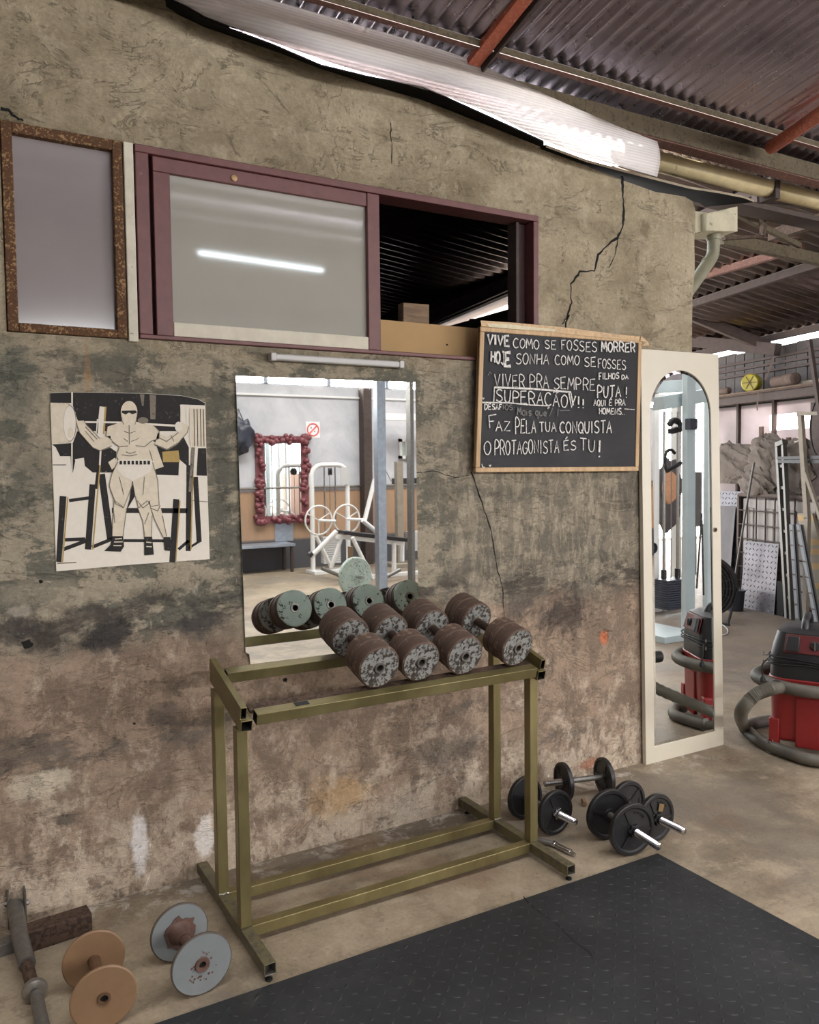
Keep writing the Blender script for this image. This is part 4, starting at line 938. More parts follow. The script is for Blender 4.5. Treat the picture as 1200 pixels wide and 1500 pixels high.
# ================================================================ DUMBBELL RACK
rk = thing('dumbbell_rack', 'olive gold painted square tube rack holding four dumbbells', 'rack')
XL, XR, W = .8143, 2.0685, .0393
YF, YBK = -.54, -.2874
UP = (0, 0, 1)
sl = .275
ztop = lambda y: .783+(y+.58)*sl
for x in (XL, XR-W):
    for y, top in ((YF, .742), (YBK, .81)):
        b = MB(); b.box(x, x+W, y, y+W, .0618, top, 'olive'); b.build('leg', rk, bevel=.0025)
    b = MB(); b.hollow((x+W/2, -.7671, .042), (x+W/2, -.006, .042), W, W, 'olive_worn', 'bare_steel', .003, depth=.05); ft = b.build('foot', rk, bevel=.001)
    b = MB(); b.hollow((x+W/2, -.588, ztop(-.588)-.02), (x+W/2, -.245, ztop(-.245)-.02), W, .04, 'olive', 'void'); b.build('cradle_arm', rk, bevel=.001)
    xs = x+.011 if x < 1 else x+W-.011
    b = MB(); b.hollow((xs, -.586, ztop(-.586)+.022), (xs, -.243, ztop(-.243)+.022), .022, .043, 'olive', 'void'); b.build('side_guard', rk, bevel=.001)
    for y in (-.752, -.05):
        b = MB(); b.lathe([(.004, .0), (.012, .001), (.012, .006), (.004, .008), (.004, .024)], (x+W/2, y, .0005), UP, 14, 'black_rubber'); b.build('levelling_foot', ft)
xa, xb = XL+W+.002, XR-W-.002
for nm, y in (('lower_rail', YF), ('lower_rail', YBK)):
    b = MB(); b.box(xa-.002, xb+.002, y, y+W, .0225, .0618, 'olive'); b.build(nm, rk, bevel=.0025)
n_ = Vector((0, -sl, 1)).normalized()
def rail(yf, depth, zt, name, m='olive'):
    dv = Vector((0, 1, sl)).normalized()*depth
    p = Vector((0, yf, zt)); b = MB()
    c = p+dv/2-n_*.02
    b.hollow((.866, c.y, c.z), (2.018, c.y, c.z), depth, .04, m, 'void', .003, up=tuple(n_)); return b.build(name, rk, bevel=.002)
rail(-.602, .04, .797, 'front_rail')
b = MB(); c = Vector((0, -.602, .797))+Vector((0, 1, sl)).normalized()*.062-n_*.012; b.bar((.856, c.y, c.z), (2.026, c.y, c.z), .042, .012, 'brown_beam', tuple(n_)); b.build('shelf_strip', rk, bevel=.001)['label'] = 'rusty brown flat strip'
rail(-.292, .042, .866, 'rear_rail')
# small black tag on the front rail
p = Vector((1.005, -.6, .7975)); dv = Vector((0, 1, sl)).normalized()
b = MB(); b.prism([p+dv*.012, p+Vector((.05, 0, 0))+dv*.012, p+Vector((.05, 0, 0))+dv*.034, p+dv*.034], n_*.0012, 'black_rubber'); b.build('size_tag', rk)['label'] = 'small black tag on the front rail'
for (u, v) in ((345, 1312), (427, 1306)): pass
for x in (XL+.002, XR-W+.004):
    b = MB(); b.tube([(x+k*.006, YBK-.001+.002*math.sin(k*2.1), .0635+.0015*math.sin(k*1.7)) for k in range(7)], .003, 'bare_steel', 6); b.build('weld_bead', rk)

# ---------------------------------------------------------------- old dumbbells on the rack
def old_dumbbell(label, loc, gap=.115, hl=.125, r=.08, grey='chip_grey'):
    root = thing('dumbbell', label, 'dumbbell', loc, (-math.atan(-sl)*1.0, 0, 0), 'old plate dumbbells on the olive rack')
    # local axis +y runs from the front face back along the cradle
    L = 2*hl+gap
    b = MB(); b.lathe([(.0165, hl-.01), (.0165, L-hl+.01)], (0, 0, 0), (0, 1, 0), 20, 'handle_brown'); b.build('handle', root)
    for k in range(2):
        o = 0 if k == 0 else hl+gap; n = 4
        # front and back discs grey, rims brown with grooves between the plates
        prof = []
        def face(h, sgn, outer):
            mm = ('chip_green' if (outer and k == 1) else grey)
            return mm
        f0 = 'chip_grey' if k == 0 else grey; f1 = grey if k == 0 else 'chip_green'
        prof = [(.013, o+.03, 'void'), (.013, o-.002, 'bare_steel'), (.02, o-.002, 'bare_steel'), (.021, o+.002, 'bare_steel'), (r-.007, o, f0), (r-.001, o+.004, 'rust_brown')]
        for q in range(n):
            a, c = o+.006+(hl-.012)*q/n, o+.006+(hl-.012)*(q+1)/n
            prof += [(r-(.002 if q % 2 else 0), a+.004, 'rust_brown'), (r-(.002 if q % 2 else 0), c-.004, 'rust_brown')]
            if q < n-1: prof += [(r-.005, c-.001, 'rust_brown'), (r-.005, c+.001, 'rust_brown')]
        prof += [(r-.001, o+hl-.004, 'rust_brown'), (r-.007, o+hl, f1), (.022, o+hl, f1), (.021, o+hl+.003, 'bare_steel'), (.013, o+hl+.003, 'bare_steel'), (.013, o+hl-.03, 'void')]
        b = MB(); b.lathe(prof, (0, 0, 0), (0, 1, 0), 56, 'rust_brown'); hd = b.build('weight_head', root, sharp=28)
        b = MB(); ye = o-.0035 if k == 0 else o+hl+.0035; b.lathe([(.0132, -.0012), (.0132, .0012), (.0195, .0012), (.0195, -.0012), (.0132, -.0012)], (0, ye, 0), (0, 1, 0), 28, 'bare_steel', cap=False); b.build('end_ring', hd)
    return root
d1 = old_dumbbell('chipped grey dumbbell at the left end of the rack, dark crack on its rear head', (1.325, -.585, .888), r=.0815)
old_dumbbell('second chipped dumbbell from the left on the rack, most flaked grey face', (1.497, -.585, .886), r=.079)
old_dumbbell('third dumbbell from the left on the rack, plain grey rear head', (1.687, -.588, .885), gap=.12, r=.0795)
d4 = old_dumbbell('dumbbell at the right end of the rack, leaning beside the open rail end', (1.935, -.585, .886), gap=.13, r=.08); d4.rotation_euler = (math.atan(sl), 0, R(6))

# ---------------------------------------------------------------- home made disc dumbbells
def disc_dumbbell(label, loc, yaw, r, L, mdisc, medge, minner, hub, resin=False):
    root = thing('disc_dumbbell', label, 'dumbbell', loc, (0, 0, yaw), 'home made disc dumbbells')
    # local axis: front disc at y=0 facing -y, back disc at y=L
    b = MB(); b.lathe([(.011, L+.012, 'void'), (.0165, .02), (.0165, L-.01)], (0, 0, 0), (0, 1, 0), 20, hub, cap=False)
    b = MB(); b.lathe([(.0175, .008), (.0175, L-.004)], (0, 0, 0), (0, 1, 0), 20, hub); b.build('bar', root)
    for k in range(2):
        y0 = 0 if k == 0 else L-.01
        ff = mdisc if k == 0 else minner
        b = MB(); b.lathe([(.011, y0+.004, 'void'), (.011, y0-.005, hub), (.018, y0-.005, hub), (.019, y0-.0, hub), (r-.004, y0, ff), (r, y0+.002, medge), (r, y0+.008, medge), (r-.004, y0+.011, mdisc), (.018, y0+.011, mdisc)], (0, 0, 0), (0, 1, 0), 72, mdisc); b.build('disc', root, sharp=25)
    if resin:
        b = MB(); rr = random.Random(4); prof = []
        n = 26; y1 = L-.0115
        ring = [(.052*rr.uniform(.8, 1.15)*math.cos(2*PI*k/n)+.004, .052*rr.uniform(.8, 1.15)*math.sin(2*PI*k/n)) for k in range(n)]
        b.prism([(x, y1, z) for x, z in ring], (0, -.004, 0), 'resin')
        b.lathe([(.040, y1-.003), (.034, y1-.012), (.026, y1-.024), (.022, y1-.05)], (0, 0, 0), (0, 1, 0), 24, 'resin'); b.build('resin_collar', root)['label'] = 'brown resin lump around the bar'
        b = MB(); b.lathe([(.013, -.0055), (.022, -.006), (.024, -.0005)], (0, 0, 0), (0, 1, 0), 24, 'resin', cap=False); b.build('resin_ring', root)
        b = MB()
        for k in range(26):
            a = rr.uniform(0, 2*PI); q = rr.uniform(.024, .05); s = rr.uniform(.002, .006)
            b.poly([(q*math.cos(a)+s*math.cos(j*PI/3)*rr.uniform(.5, 1), -.0006, q*math.sin(a)-.008+s*math.sin(j*PI/3)*rr.uniform(.5, 1)) for j in range(6)], 'resin')
        b.build('resin_splash', root)
    return root
disc_dumbbell('tan painted disc dumbbell standing on the concrete floor', (.351, -.728, .0925), R(-1.3)*-1*-1, .092, .215, 'tan', 'tan', 'tan', 'brown_copper')
disc_dumbbell('blue grey disc dumbbell with brown resin beside the rack foot', (.636, -.718, .0955), R(4.2), .095, .217, 'bluegrey', 'dark_edge', 'bluegrey', 'resin', True)

# ---------------------------------------------------------------- black adjustable dumbbells
def plate_mesh(r, th=.024, arms=True):
    b = MB()
    b.lathe([(.014, -th/2), (.024, -th/2), (.026, -th/2+.004), (r*.42, -th/2+.006), (r*.80, -th/2+.006), (r*.86, -th/2), (r-.003, -th/2), (r, -th/2+.004), (r, th/2-.004), (r-.003, th/2), (r*.86, th/2), (r*.80, th/2-.006), (r*.42, th/2-.006), (.026, th/2-.004), (.024, th/2), (.014, th/2), (.014, -th/2)], (0, 0, 0), (0, 1, 0), 56, 'black_iron', cap=False)
    if arms:
        for k in range(3):
            a = k*2*PI/3+.4
            for s in (-1, 1):
                y = s*(th/2-.004); d = Vector((math.cos(a), 0, math.sin(a)))
                b.bar(d*.024+Vector((0, y, 0)), d*r*.82+Vector((0, y, 0)), .012, .005, 'black_iron', (0, 1, 0))
        for s in (-1, 1):       # raised bars of cast lettering, worn smooth
            for k in range(9):
                a = 1.15+k*.1 if s < 0 else 4.3+k*.1
                d = Vector((math.cos(a), 0, math.sin(a)))
                b.bar(d*r*.62+Vector((0, s*(th/2-.005), 0)), d*r*.70+Vector((0, s*(th/2-.005), 0)), .004, .004, 'black_iron', (0, 1, 0))
    return b
def thread_bar(b, y0, y1, r=.0145):
    n = int(abs(y1-y0)/.0034); prof = []
    for k in range(n+1): prof.append((r+(.0012 if k % 2 else -.0014), y0+(y1-y0)*k/n))
    b.lathe(prof, (0, 0, 0), (0, 1, 0), 18, 'chrome')
def adj_dumbbell(label, loc, rot, r, L, rb=None, out=.11, back=.11, star='chrome', nplates=1, patch=False):
    """front plate at local y=0, back plate at y=L, bar sticks out by out / back"""
    root = thing('dumbbell', label, 'dumbbell', loc, rot, 'black adjustable dumbbells on the floor')
    b = MB(); b.lathe([(.0135, .01), (.0135, L-.01)], (0, 0, 0), (0, 1, 0), 18, 'grey_steel'); b.build('grip', root)
    for y0, y1 in ((-out, .012), (L-.012, L+back)):
        b = MB(); thread_bar(b, y0, y1); b.build('threaded_end', root, sharp=60)
    for k in range(2):
        o = wp = plate_mesh(r if k == 0 else (rb or r)).build('weight_plate', root, loc=(0, 0 if k == 0 else L, 0), sharp=30); o.rotation_euler = (0, .5+k*1.3, 0)
        if nplates > 1: o = plate_mesh((r if k == 0 else (rb or r))*.93, .02).build('weight_plate', root, loc=(0, .023 if k == 0 else L-.023, 0), sharp=30)
        if patch and k == 0:
            b = MB(); b.prism([(-.012, -.0125, .03), (.014, -.0125, .034), (.010, -.0125, .066), (-.02, -.0125, .06)], (0, -.001, 0), 'worn_yellow'); b.build('worn_patch', wp)
    return root
def star(root, y, m, r=.027):
    b = MB(); n = 6; pts = []
    for k in range(n*2): a = PI*k/n; q = r if k % 2 == 0 else r*.68; pts.append((q*math.cos(a), y, q*math.sin(a)))
    b.prism(pts, (0, -.012, 0), m); b.lathe([(.018, y-.012), (.016, y-.024)], (0, 0, 0), (0, 1, 0), 18, m); b.build('star_collar', root, bevel=.0015)
a = adj_dumbbell('black plate dumbbell with chrome star collar behind the rack leg', (2.257, -.42, .0965), (0, 0, R(3.7)), .096, .194, out=.125, back=.06)
star(a, -.013, 'chrome')
c = adj_dumbbell('nearest black plate dumbbell with threaded bar, by the mat corner', (2.402, -.729, .1075), (0, 0, R(-7.8)), .107, .158, out=.17, back=.09)
star(c, -.013, 'black_iron', .03)
d = adj_dumbbell('black plate dumbbell with a worn yellow patch, beside the nearest one', (2.576, -.692, .1025), (0, 0, R(0)), .102, .165, out=.155, back=.05, patch=True)
star(d, -.013, 'black_iron', .03)
adj_dumbbell('black plate dumbbell lying lengthwise along the wall', (2.735, -.215, .0905), (0, 0, R(76)), .090, .215, out=.0, back=.10)
o = plate_mesh(.072, .03).build('weight_plate', loc=(2.352, -.285, .0155), sharp=30); o.rotation_euler = (R(90), 0, .4)
tag(o, 'small loose black weight plate lying between the floor dumbbells', 'weight plate')
t = thing('dumbbell_bar', 'loose dumbbell bar with chrome end lying beside the rack foot', 'bar', (0, 0, 0))
p0, p1 = Vector((2.105, -.40, .0135)), at_z(838, 1262, .0135)
dd = (p1-p0).normalized(); q = at_z(811, 1236, .0135)
b = MB(); b.tube([p0, q], .0125, 'grey_steel', 16); b.build('grip', t)
b = MB(); b.lathe([(.0135, 0), (.0135, .012), (.011, .014), (.011, .075), (.0125, .077), (.0125, .095), (.009, .098), (.007, .12)], q, dd, 18, 'chrome'); b.build('chrome_end', t)
b = MB(); b.lathe([(.012, 0), (.012, .05)], at_z(857, 1178, .016), (Vector((.5, .8, 0))), 6, 'tan'); tag(b.build('hex_sleeve', bevel=.001), 'short tan hexagonal sleeve on the floor behind the black dumbbells', 'sleeve')

# ---------------------------------------------------------------- landmine bar handle and beam
t = thing('landmine_handle', 'grey pipe handle bolted on a hinge, lying by the wall', 'gym handle')
P = lambda u, v, z: at_z(u, v, z)
h0, h1, h2 = P(22, 1326, .085), P(38, 1414, .04), P(62, 1500, .03)
b = MB(); b.tube([h0, P(30, 1375, .06), P(40, 1413, .045)], .026, 'grey_steel', 22); b.build('sleeve', t)
b = MB(); b.tube([P(38, 1408, .046), P(49, 1450, .034)], .019, 'brown_beam', 18); b.build('inner_pipe', t)
b = MB(); dd = (P(52, 1462, .032)-P(46, 1438, .036)).normalized(); b.lathe([(.016, -.004), (.034, 0), (.037, .006), (.034, .016), (.02, .022)], P(50, 1448, .0375), dd, 28, 'bare_steel'); b.build('collar', t)
b = MB(); b.tube([P(53, 1458, .033), P(64, 1508, .027)], .0185, 'grey_steel', 18); b.build('grip', t)
for u, s in ((12, -1), (37, 1)):
    b = MB(); c0 = P(u, 1332, .06); b.box(c0.x-.003, c0.x+.003, c0.y-.03, c0.y+.03, .0, .135, 'grey_steel'); b.build('hinge_plate', t, bevel=.001)
    b = MB(); b.lathe([(.009, 0), (.009, .008), (.004, .0085), (.004, .014)], (c0.x+s*.003, c0.y-.005, .085), (s, 0, 0), 6, 'bare_steel'); b.build('bolt', t)
b = MB(); p0, p1 = P(4, 1395, .02), P(22, 1388, .02); b.bar((-.25, p0.y-.01, .02), (p1.x+.02, p1.y+.03, .02), .05, .04, 'grey_steel'); b.build('base_bar', t, bevel=.002)
b = MB(); b.bar(P(50, 1372, .035)+Vector((-.04, 0, 0)), P(141, 1345, .035)-Vector((.02, -.012, 0)), .07, .07, 'brown_beam'); tag(b.build('steel_beam', bevel=.003), 'short rusty brown square beam lying against the wall foot', 'beam offcut')

# ---------------------------------------------------------------- tall mirror door
t = thing('door_mirror', 'tall cream wardrobe door with an arched mirror, leaning at the wall end', 'mirror')
DB0, DB1 = at_z(947, 1121, 0), at_z(1060, 1091, 0)
tl, tr = at_y(940, 511, -.036), at_y(1053.5, 519, -.036)
yq = -.037
c0, c1, c2, c3 = Vector((DB0.x, yq, 0.001)), Vector((DB1.x, yq, .001)), Vector((tr.x, yq+.006, tr.z)), Vector((tl.x, yq+.006, tl.z))
def dq(s, r): return c0.lerp(c1, s).lerp(c3.lerp(c2, s), r)      # s across, r upwards
# glass outline from the survey: left, right, bottom, springing line of the arch
def inv(u, v):
    p = at_y(u, v, yq); 
    r = (p.z)/(.5*(c2.z+c3.z)); a, bb = c0.lerp(c3, r), c1.lerp(c2, r); return ((p.x-a.x)/(bb.x-a.x), r)
g_bl, g_br = inv(959, 1094), inv(1049, 1072); g_sl, g_sr, g_top = inv(953.5, 600), inv(1042, 612), inv(997, 542)
sl0, sr0 = (g_bl[0]+g_sl[0])/2, (g_br[0]+g_sr[0])/2; rb_, rs_, rt_ = (g_bl[1]+g_br[1])/2, (g_sl[1]+g_sr[1])/2, g_top[1]
def arch(k, ins=0.0):
    L = [(sl0+ins, rb_+ins*.3), (sr0-ins, rb_+ins*.3)]
    for q in range(25): a = PI*q/24; L.append(((sl0+sr0)/2+(sr0-sl0-2*ins)/2*math.cos(a), rs_+(rt_-rs_-ins*.3)*math.sin(a)))
    return [dq(s, r) for s, r in L]
A = arch(0); B = arch(0, .028)
OUT = [(0, 0), (1, 0), (1, rs_), (1, 1), ((sl0+sr0)/2, 1), (0, 1), (0, rs_)]
fr = MB(); th = Vector((0, .024, 0)); nrm = Vector((0, -1, 0))
inner = A; outer = []
for p in inner: outer.append(p)
# front face as strips between the door outline and the arch
def outp(i):
    if i == 0: return dq(0, 0)
    if i == 1: return dq(1, 0)
    q = i-2; a = PI*q/24; x, y = math.cos(a), math.sin(a)
    k = 1/max(abs(x), abs(y)); s = .5+.5*x*k; r = rs_+(1-rs_)*y*k
    return dq(min(max(s, 0), 1), min(r, 1))
n = len(A); off = Vector((0, .004, 0))
vi = [fr.b.verts.new(p) for p in A]; vi2 = [fr.b.verts.new(p+off) for p in A]; vo = [fr.b.verts.new(outp(i)) for i in range(n)]; vb = [fr.b.verts.new(outp(i)+th) for i in range(n)]
for i in range(n):
    j = (i+1) % n
    fr.face([vo[i], vo[j], vi[j], vi[i]], 'door_white'); fr.face([vi[i], vi[j], vi2[j], vi2[i]], 'door_white'); fr.face([vo[j], vo[i], vb[i], vb[j]], 'door_white')
fr.face(vb[::-1], 'door_white'); fr.build('door_panel', t, bevel=0, sharp=30)
b = MB(); vA = [b.b.verts.new(p+off*.9) for p in A]; vB = [b.b.verts.new(p+off*.25) for p in B]
for i in range(n): j = (i+1) % n; b.face([vA[i], vA[j], vB[j], vB[i]], 'mirror')
b.face([b.b.verts.new(p+off*.25) for p in B], 'mirror'); b.build('glass', t, sharp=.5)
b = MB(); p = at_y(1048.5, 776, yq-.001); b.lathe([(.013, 0), (.013, .0012)], p, (0, -1, 0), 20, 'brown_copper'); b.lathe([(.008, .0013), (.008, .0015)], p, (0, -1, 0), 16, 'void'); b.build('knob_hole', t)

# ---------------------------------------------------------------- rubber mat
t = thing('rubber_mat', 'black diamond plate rubber mat lying on the floor', 'mat')
mx0, mx1, my0, my1, mz = -.6, 2.487, -3.1, -.79, .010
b = MB(); b.box(mx0, mx1, my0, my1, 0.0005, mz, 'mat')
pit = .043; i = 0; x = mx0+.03
nx = int((mx1-mx0-.03)/pit); ny = int((my1-my0-.03)/pit)
for i in range(nx):
    for j in range(ny):
        cx, cy = mx0+.035+i*pit, my0+.035+j*pit
        if cy < -2.4 and cx < .8: continue
        ang = R(45) if (i+j) % 2 else R(-45)
        ca, sa = math.cos(ang), math.sin(ang); l, w, h = .0165, .0066, .0030
        pt = lambda u, v, z: b.b.verts.new((cx+u*ca-v*sa, cy+u*sa+v*ca, mz+z))
        e0, e1, s0, s1, t0, t1 = pt(-l, 0, 0), pt(l, 0, 0), pt(0, -w, 0), pt(0, w, 0), pt(-l*.55, 0, h), pt(l*.55, 0, h)
        for f in ([e0, s0, t0], [s0, t1, t0], [s0, e1, t1], [e1, s1, t1], [s1, t0, t1], [s1, e0, t0]): b.face(f, 'mat')
b.build('mat_surface', t, sharp=80, normals=False)
b = MB(); P = [at_z(u, v, mz+.0004) for u, v in ((767, 1313), (776, 1324), (800, 1343), (815, 1352), (840, 1378), (862, 1394), (868, 1404))]
b.ribbon(smooth_path(P, 4), .007, (0, 0, 1), 'void', lambda k: .003+.006*abs(math.sin(k*9))); b.build('torn_seam', t)['label'] = 'torn seam near the far edge'

# ---------------------------------------------------------------- vacuum cleaner
VC = Vector((4.165, -.335, 0))
t = thing('vacuum_cleaner', 'red and black drum vacuum cleaner wrapped in grey hose', 'vacuum', tuple(VC), (0, 0, R(-62)))
def rr_ring(b, w, d, r, z, seg=6, dx=0, dy=0):
    out = []
    for cx, cy, a0 in ((w-r, d-r, 0), (-w+r, d-r, 90), (-w+r, -d+r, 180), (w-r, -d+r, 270)):
        for k in range(seg+1): a = R(a0+90*k/seg); out.append(b.b.verts.new((cx+r*math.cos(a)+dx, cy+r*math.sin(a)+dy, z)))
    return out
def loft(b, rings, m, cap=True):
    n = len(rings[0])
    for A, B in zip(rings, rings[1:]):
        for k in range(n): b.face([A[k], A[(k+1) % n], B[(k+1) % n], B[k]], m)
    if cap: b.face(rings[0][::-1], m); b.face(rings[-1], m)
b = MB(); loft(b, [rr_ring(b, .165, .165, .05, .075), rr_ring(b, .185, .185, .06, .09), rr_ring(b, .192, .192, .08, .20), rr_ring(b, .200, .200, .09, .40), rr_ring(b, .206, .206, .09, .41), rr_ring(b, .206, .206, .09, .43)], 'vac_red')
for sx, sy in ((-1, -1), (1, -1), (-1, 1), (1, 1)):
    b.box(sx*.168-.026, sx*.168+.026, sy*.168-.026, sy*.168+.026, .045, .20, 'vac_red')
b.box(-.06, .06, -.205, -.18, .06, .33, 'vac_red')
b.build('tank', t, bevel=.006)
b = MB(); loft(b, [rr_ring(b, .202, .202, .09, .43), rr_ring(b, .200, .200, .09, .55), rr_ring(b, .190, .190, .085, .60), rr_ring(b, .17, .17, .08, .675), rr_ring(b, .12, .13, .07, .695)], 'vac_black'); mh = b.build('motor_head', t, sharp=45)
b = MB(); b.tube(smooth_path([(-.03, -.12, .68), (-.03, -.09, .73), (-.03, 0, .75), (-.03, .09, .73), (-.03, .12, .68)], 6), .019, 'vac_black', 14); b.build('carry_handle', t)
pa = [(-.125, -.201, .572), (.125, -.201, .572), (.115, -.176, .668), (-.115, -.176, .668)]
b = MB(); b.prism(pa, (0, -.006, .002), 'vac_maroon'); b.build('control_panel', mh, bevel=.003)
b = MB(); b.lathe([(.026, 0), (.024, .010), (.02, .014)], (.03, -.195, .62), (0, -1, .27), 24, 'vac_black'); b.box(.026, .034, -.218, -.207, .60, .642, 'bare_steel'); b.build('dial', mh)
b = MB(); b.prism([(-.115, -.208, .582), (-.045, -.208, .582), (-.045, -.186, .662), (-.105, -.186, .662)], (0, -.02, .004), 'vac_black'); b.build('socket_cover', mh, bevel=.004)
for sx, sy in ((-1, -1), (1, -1), (-1, 1), (1, 1)):
    b = MB(); b.bar((sx*.185-.018, sy*.185, .035), (sx*.185-.012, sy*.185, .08), .004, .03, 'caster', (0, 1, 0)); b.bar((sx*.185+.018, sy*.185, .035), (sx*.185+.012, sy*.185, .08), .004, .03, 'caster', (0, 1, 0)); cs = b.build('caster', t)
    b = MB(); b.lathe([(.032, -.012), (.034, -.008), (.034, .008), (.032, .012)], (sx*.185, sy*.185, .0345), (.5, .85, 0), 20, 'caster'); b.build('wheel', cs)
inv_m = Matrix.Rotation(R(62), 4, 'Z') @ Matrix.Translation(-VC)
def hosep(b, pts, r=.033, n=30):
    P = smooth_path(pts, n); L = []
    b.tube(P, r, 'hose', 14, rfun=lambda i: r*(1.0+(.06 if i % 2 else -.06)))
b = MB()
W_ = lambda p: tuple(inv_m @ Vector(p))
fz = .036
hosep(b, [W_(p) for p in [at_y(1142, 1006, -.44), at_y(1126, 1010, -.45), at_y(1104, 1020, -.42), at_y(1086, 1044, -.34)+Vector((0, 0, .0)), at_z(1092, 1066, fz), at_z(1114, 1085, fz), at_z(1150, 1101, fz), at_z(1198, 1114, fz), Vector((4.22, -.68, fz)), Vector((4.5, -.66, fz)), Vector((4.62, -.4, fz)), Vector((4.52, -.08, fz)), Vector((4.25, .05, fz)), Vector((4.05, .02, fz))]])
b.build('hose', t, sharp=80)
b = MB()
hosep(b, [W_(p) for p in [Vector((4.62, -.62, .34)), Vector((4.34, -.66, .37)), Vector((4.12, -.62, .385)), Vector((3.95, -.50, .39)), Vector((3.90, -.30, .39)), Vector((4.00, -.10, .39)), Vector((4.3, -.02, .38)), Vector((4.5, -.12, .37))]])
b.build('hose', t, sharp=80)
b = MB(); p0 = Vector(W_(at_y(1132, 1008, -.445))); b.lathe([(.034, 0), (.036, .01), (.036, .05), (.03, .055)], p0, Vector(W_(VC+Vector((0, 0, p0.z))))-p0, 24, 'vac_black'); b.build('hose_coupling', t)
b = MB()
for k, z in enumerate((.505, .52, .538)):
    L = []
    for q in range(37):
        a = 2*PI*q/36; c_, s_ = math.cos(a), math.sin(a); kk = .214/max(abs(c_), abs(s_))*.98 if max(abs(c_), abs(s_)) > .80 else .262
        L.append((kk*c_, kk*s_, z+.006*math.sin(3*a+k)))
    b.tube(smooth_path(L[:-1], 2, True), .0042, 'black_rubber', 8, closed=True)
hk = [Vector((-.20, -.20, .53)), Vector((-.225, -.215, .50)), Vector((-.228, -.22, .46)), Vector((-.224, -.222, .43))]
b.tube(smooth_path(hk, 5), .0045, 'black_rubber', 8); b.lathe([(.006, 0), (.014, .012), (.016, .03), (.012, .034)], (-.224, -.222, .435), (0, 0, -1), 14, 'black_rubber'); b.build('power_cord', t)
for z in (.50, .545):
    b = MB(); b.tube([(-.19, -.17, z), (-.225, -.20, z), (-.225, -.20, z+.018)], .004, 'chrome', 8); b.build('cord_hook', mh)
# ================================================================ FAR CORNER OF THE WORKSHOP
def ff(u, v, off=-.7): return at_f(u, v, off)
NV = -FV
def sheet(name, px, off0, off1, m, label, cat, th=.004, pattern=False):
    """flat sheet leaning against the far wall: survey corners tl,tr,br,bl; off for the top and bottom edges"""
    q = [ff(*px[0], off0), ff(*px[1], off0), ff(*px[2], off1), ff(*px[3], off1)]
    for p in q[2:]: p.z = max(p.z, .001)
    b = MB(); b.prism(q, FV*th, m)
    if pattern:
        nu, nv = 9, 12
        w = (q[1]-q[0]).length; h = (q[3]-q[0]).length; nu, nv = max(3, int(w/.055)), max(4, int(h/.055))
        nn = (q[1]-q[0]).cross(q[3]-q[0]).normalized()
        if nn.dot(NV) < 0: nn = -nn
        for i in range(nu):
            for j in range(nv):
                s, r = (i+.5)/nu, (j+.5)/nv; c = q[0].lerp(q[1], s).lerp(q[3].lerp(q[2], s), r)
                a = (q[1]-q[0]).normalized(); d = (q[3]-q[0]).normalized(); sg = 1 if (i+j) % 2 else -1
                l = (a+d*sg).normalized()*.024; w2 = (a-d*sg).normalized()*.007
                ap = b.b.verts.new(c+nn*.007); V = [b.b.verts.new(p) for p in (c-l, c-w2, c+l, c+w2)]
                for k in range(4): b.face([V[k], V[(k+1) % 4], ap], m)
    return tag(b.build(name), label, cat, 'metal sheets leaning at the far wall')
sheet('chequer_plate', [(1040, 719), (1086, 720), (1075, 888), (1030, 888)], -.70, -.95, 'chequer', 'tall chequer plate leaning at the far wall behind a plain sheet', 'metal sheet', pattern=True)
sheet('steel_sheet', [(1040, 741), (1078, 741), (1068, 862), (1030, 880)], -.78, -1.02, 'grey_sheet', 'plain dull grey sheet leaning on the tall chequer plate', 'metal sheet')
sheet('chequer_plate', [(1092, 792), (1141, 797), (1134, 901), (1084, 896)], -.90, -.97, 'chequer', 'square chequer plate standing in front of the caged water tank', 'metal sheet', pattern=True)
b = MB(); b.tube([ff(1105, 677, -1.0), ff(1090, 765, -1.04), ff(1077, 846, -1.08)], .012, 'alu', 10); tag(b.build('metal_rod'), 'thin bright metal rod leaning in front of the caged tank', 'rod')
# tank in its cage
t = thing('water_tank', 'white plastic water tank inside a rusty wire cage', 'tank')
a0, a1 = ff(1083, 722, -.86), ff(1215, 722, -.86); ua, ub = a1.dot(FU), a0.dot(FU); vt = V0-.26
b = MB(); fslab(b, ua+.03, ub-.03, vt+.03, vt+.23, .12, 1.20, 'tank')
for k in range(4): u = ua+.15+k*.32; fslab(b, u, u+.16, vt+.015, vt+.04, .2, 1.1, 'tank')
b.build('tank_body', t, bevel=.02)
b = MB()
for k in range(int((ub-ua)/.145)+1): u = ub-k*.145; b.tube([fp(u, vt, .1), fp(u, vt, 1.24)], .008, 'wire', 6)
for k in range(8): z = .12+k*.158; b.tube([fp(ua, vt-.01, z), fp(ub, vt-.01, z)], .008, 'wire', 6)
b.build('cage_grid', t)
b = MB(); b.bar(fp(ua, vt, 1.24), fp(ub, vt, 1.24), .03, .04, 'wire'); b.bar(fp(ub, vt, .1), fp(ub, vt, 1.24), .03, .03, 'wire', tuple(FU)); b.build('cage_frame', t)
b = MB(); fslab(b, ua, ub, vt-.02, vt+.24, 0.0, .1, 'wire'); b.build('pallet_base', t)
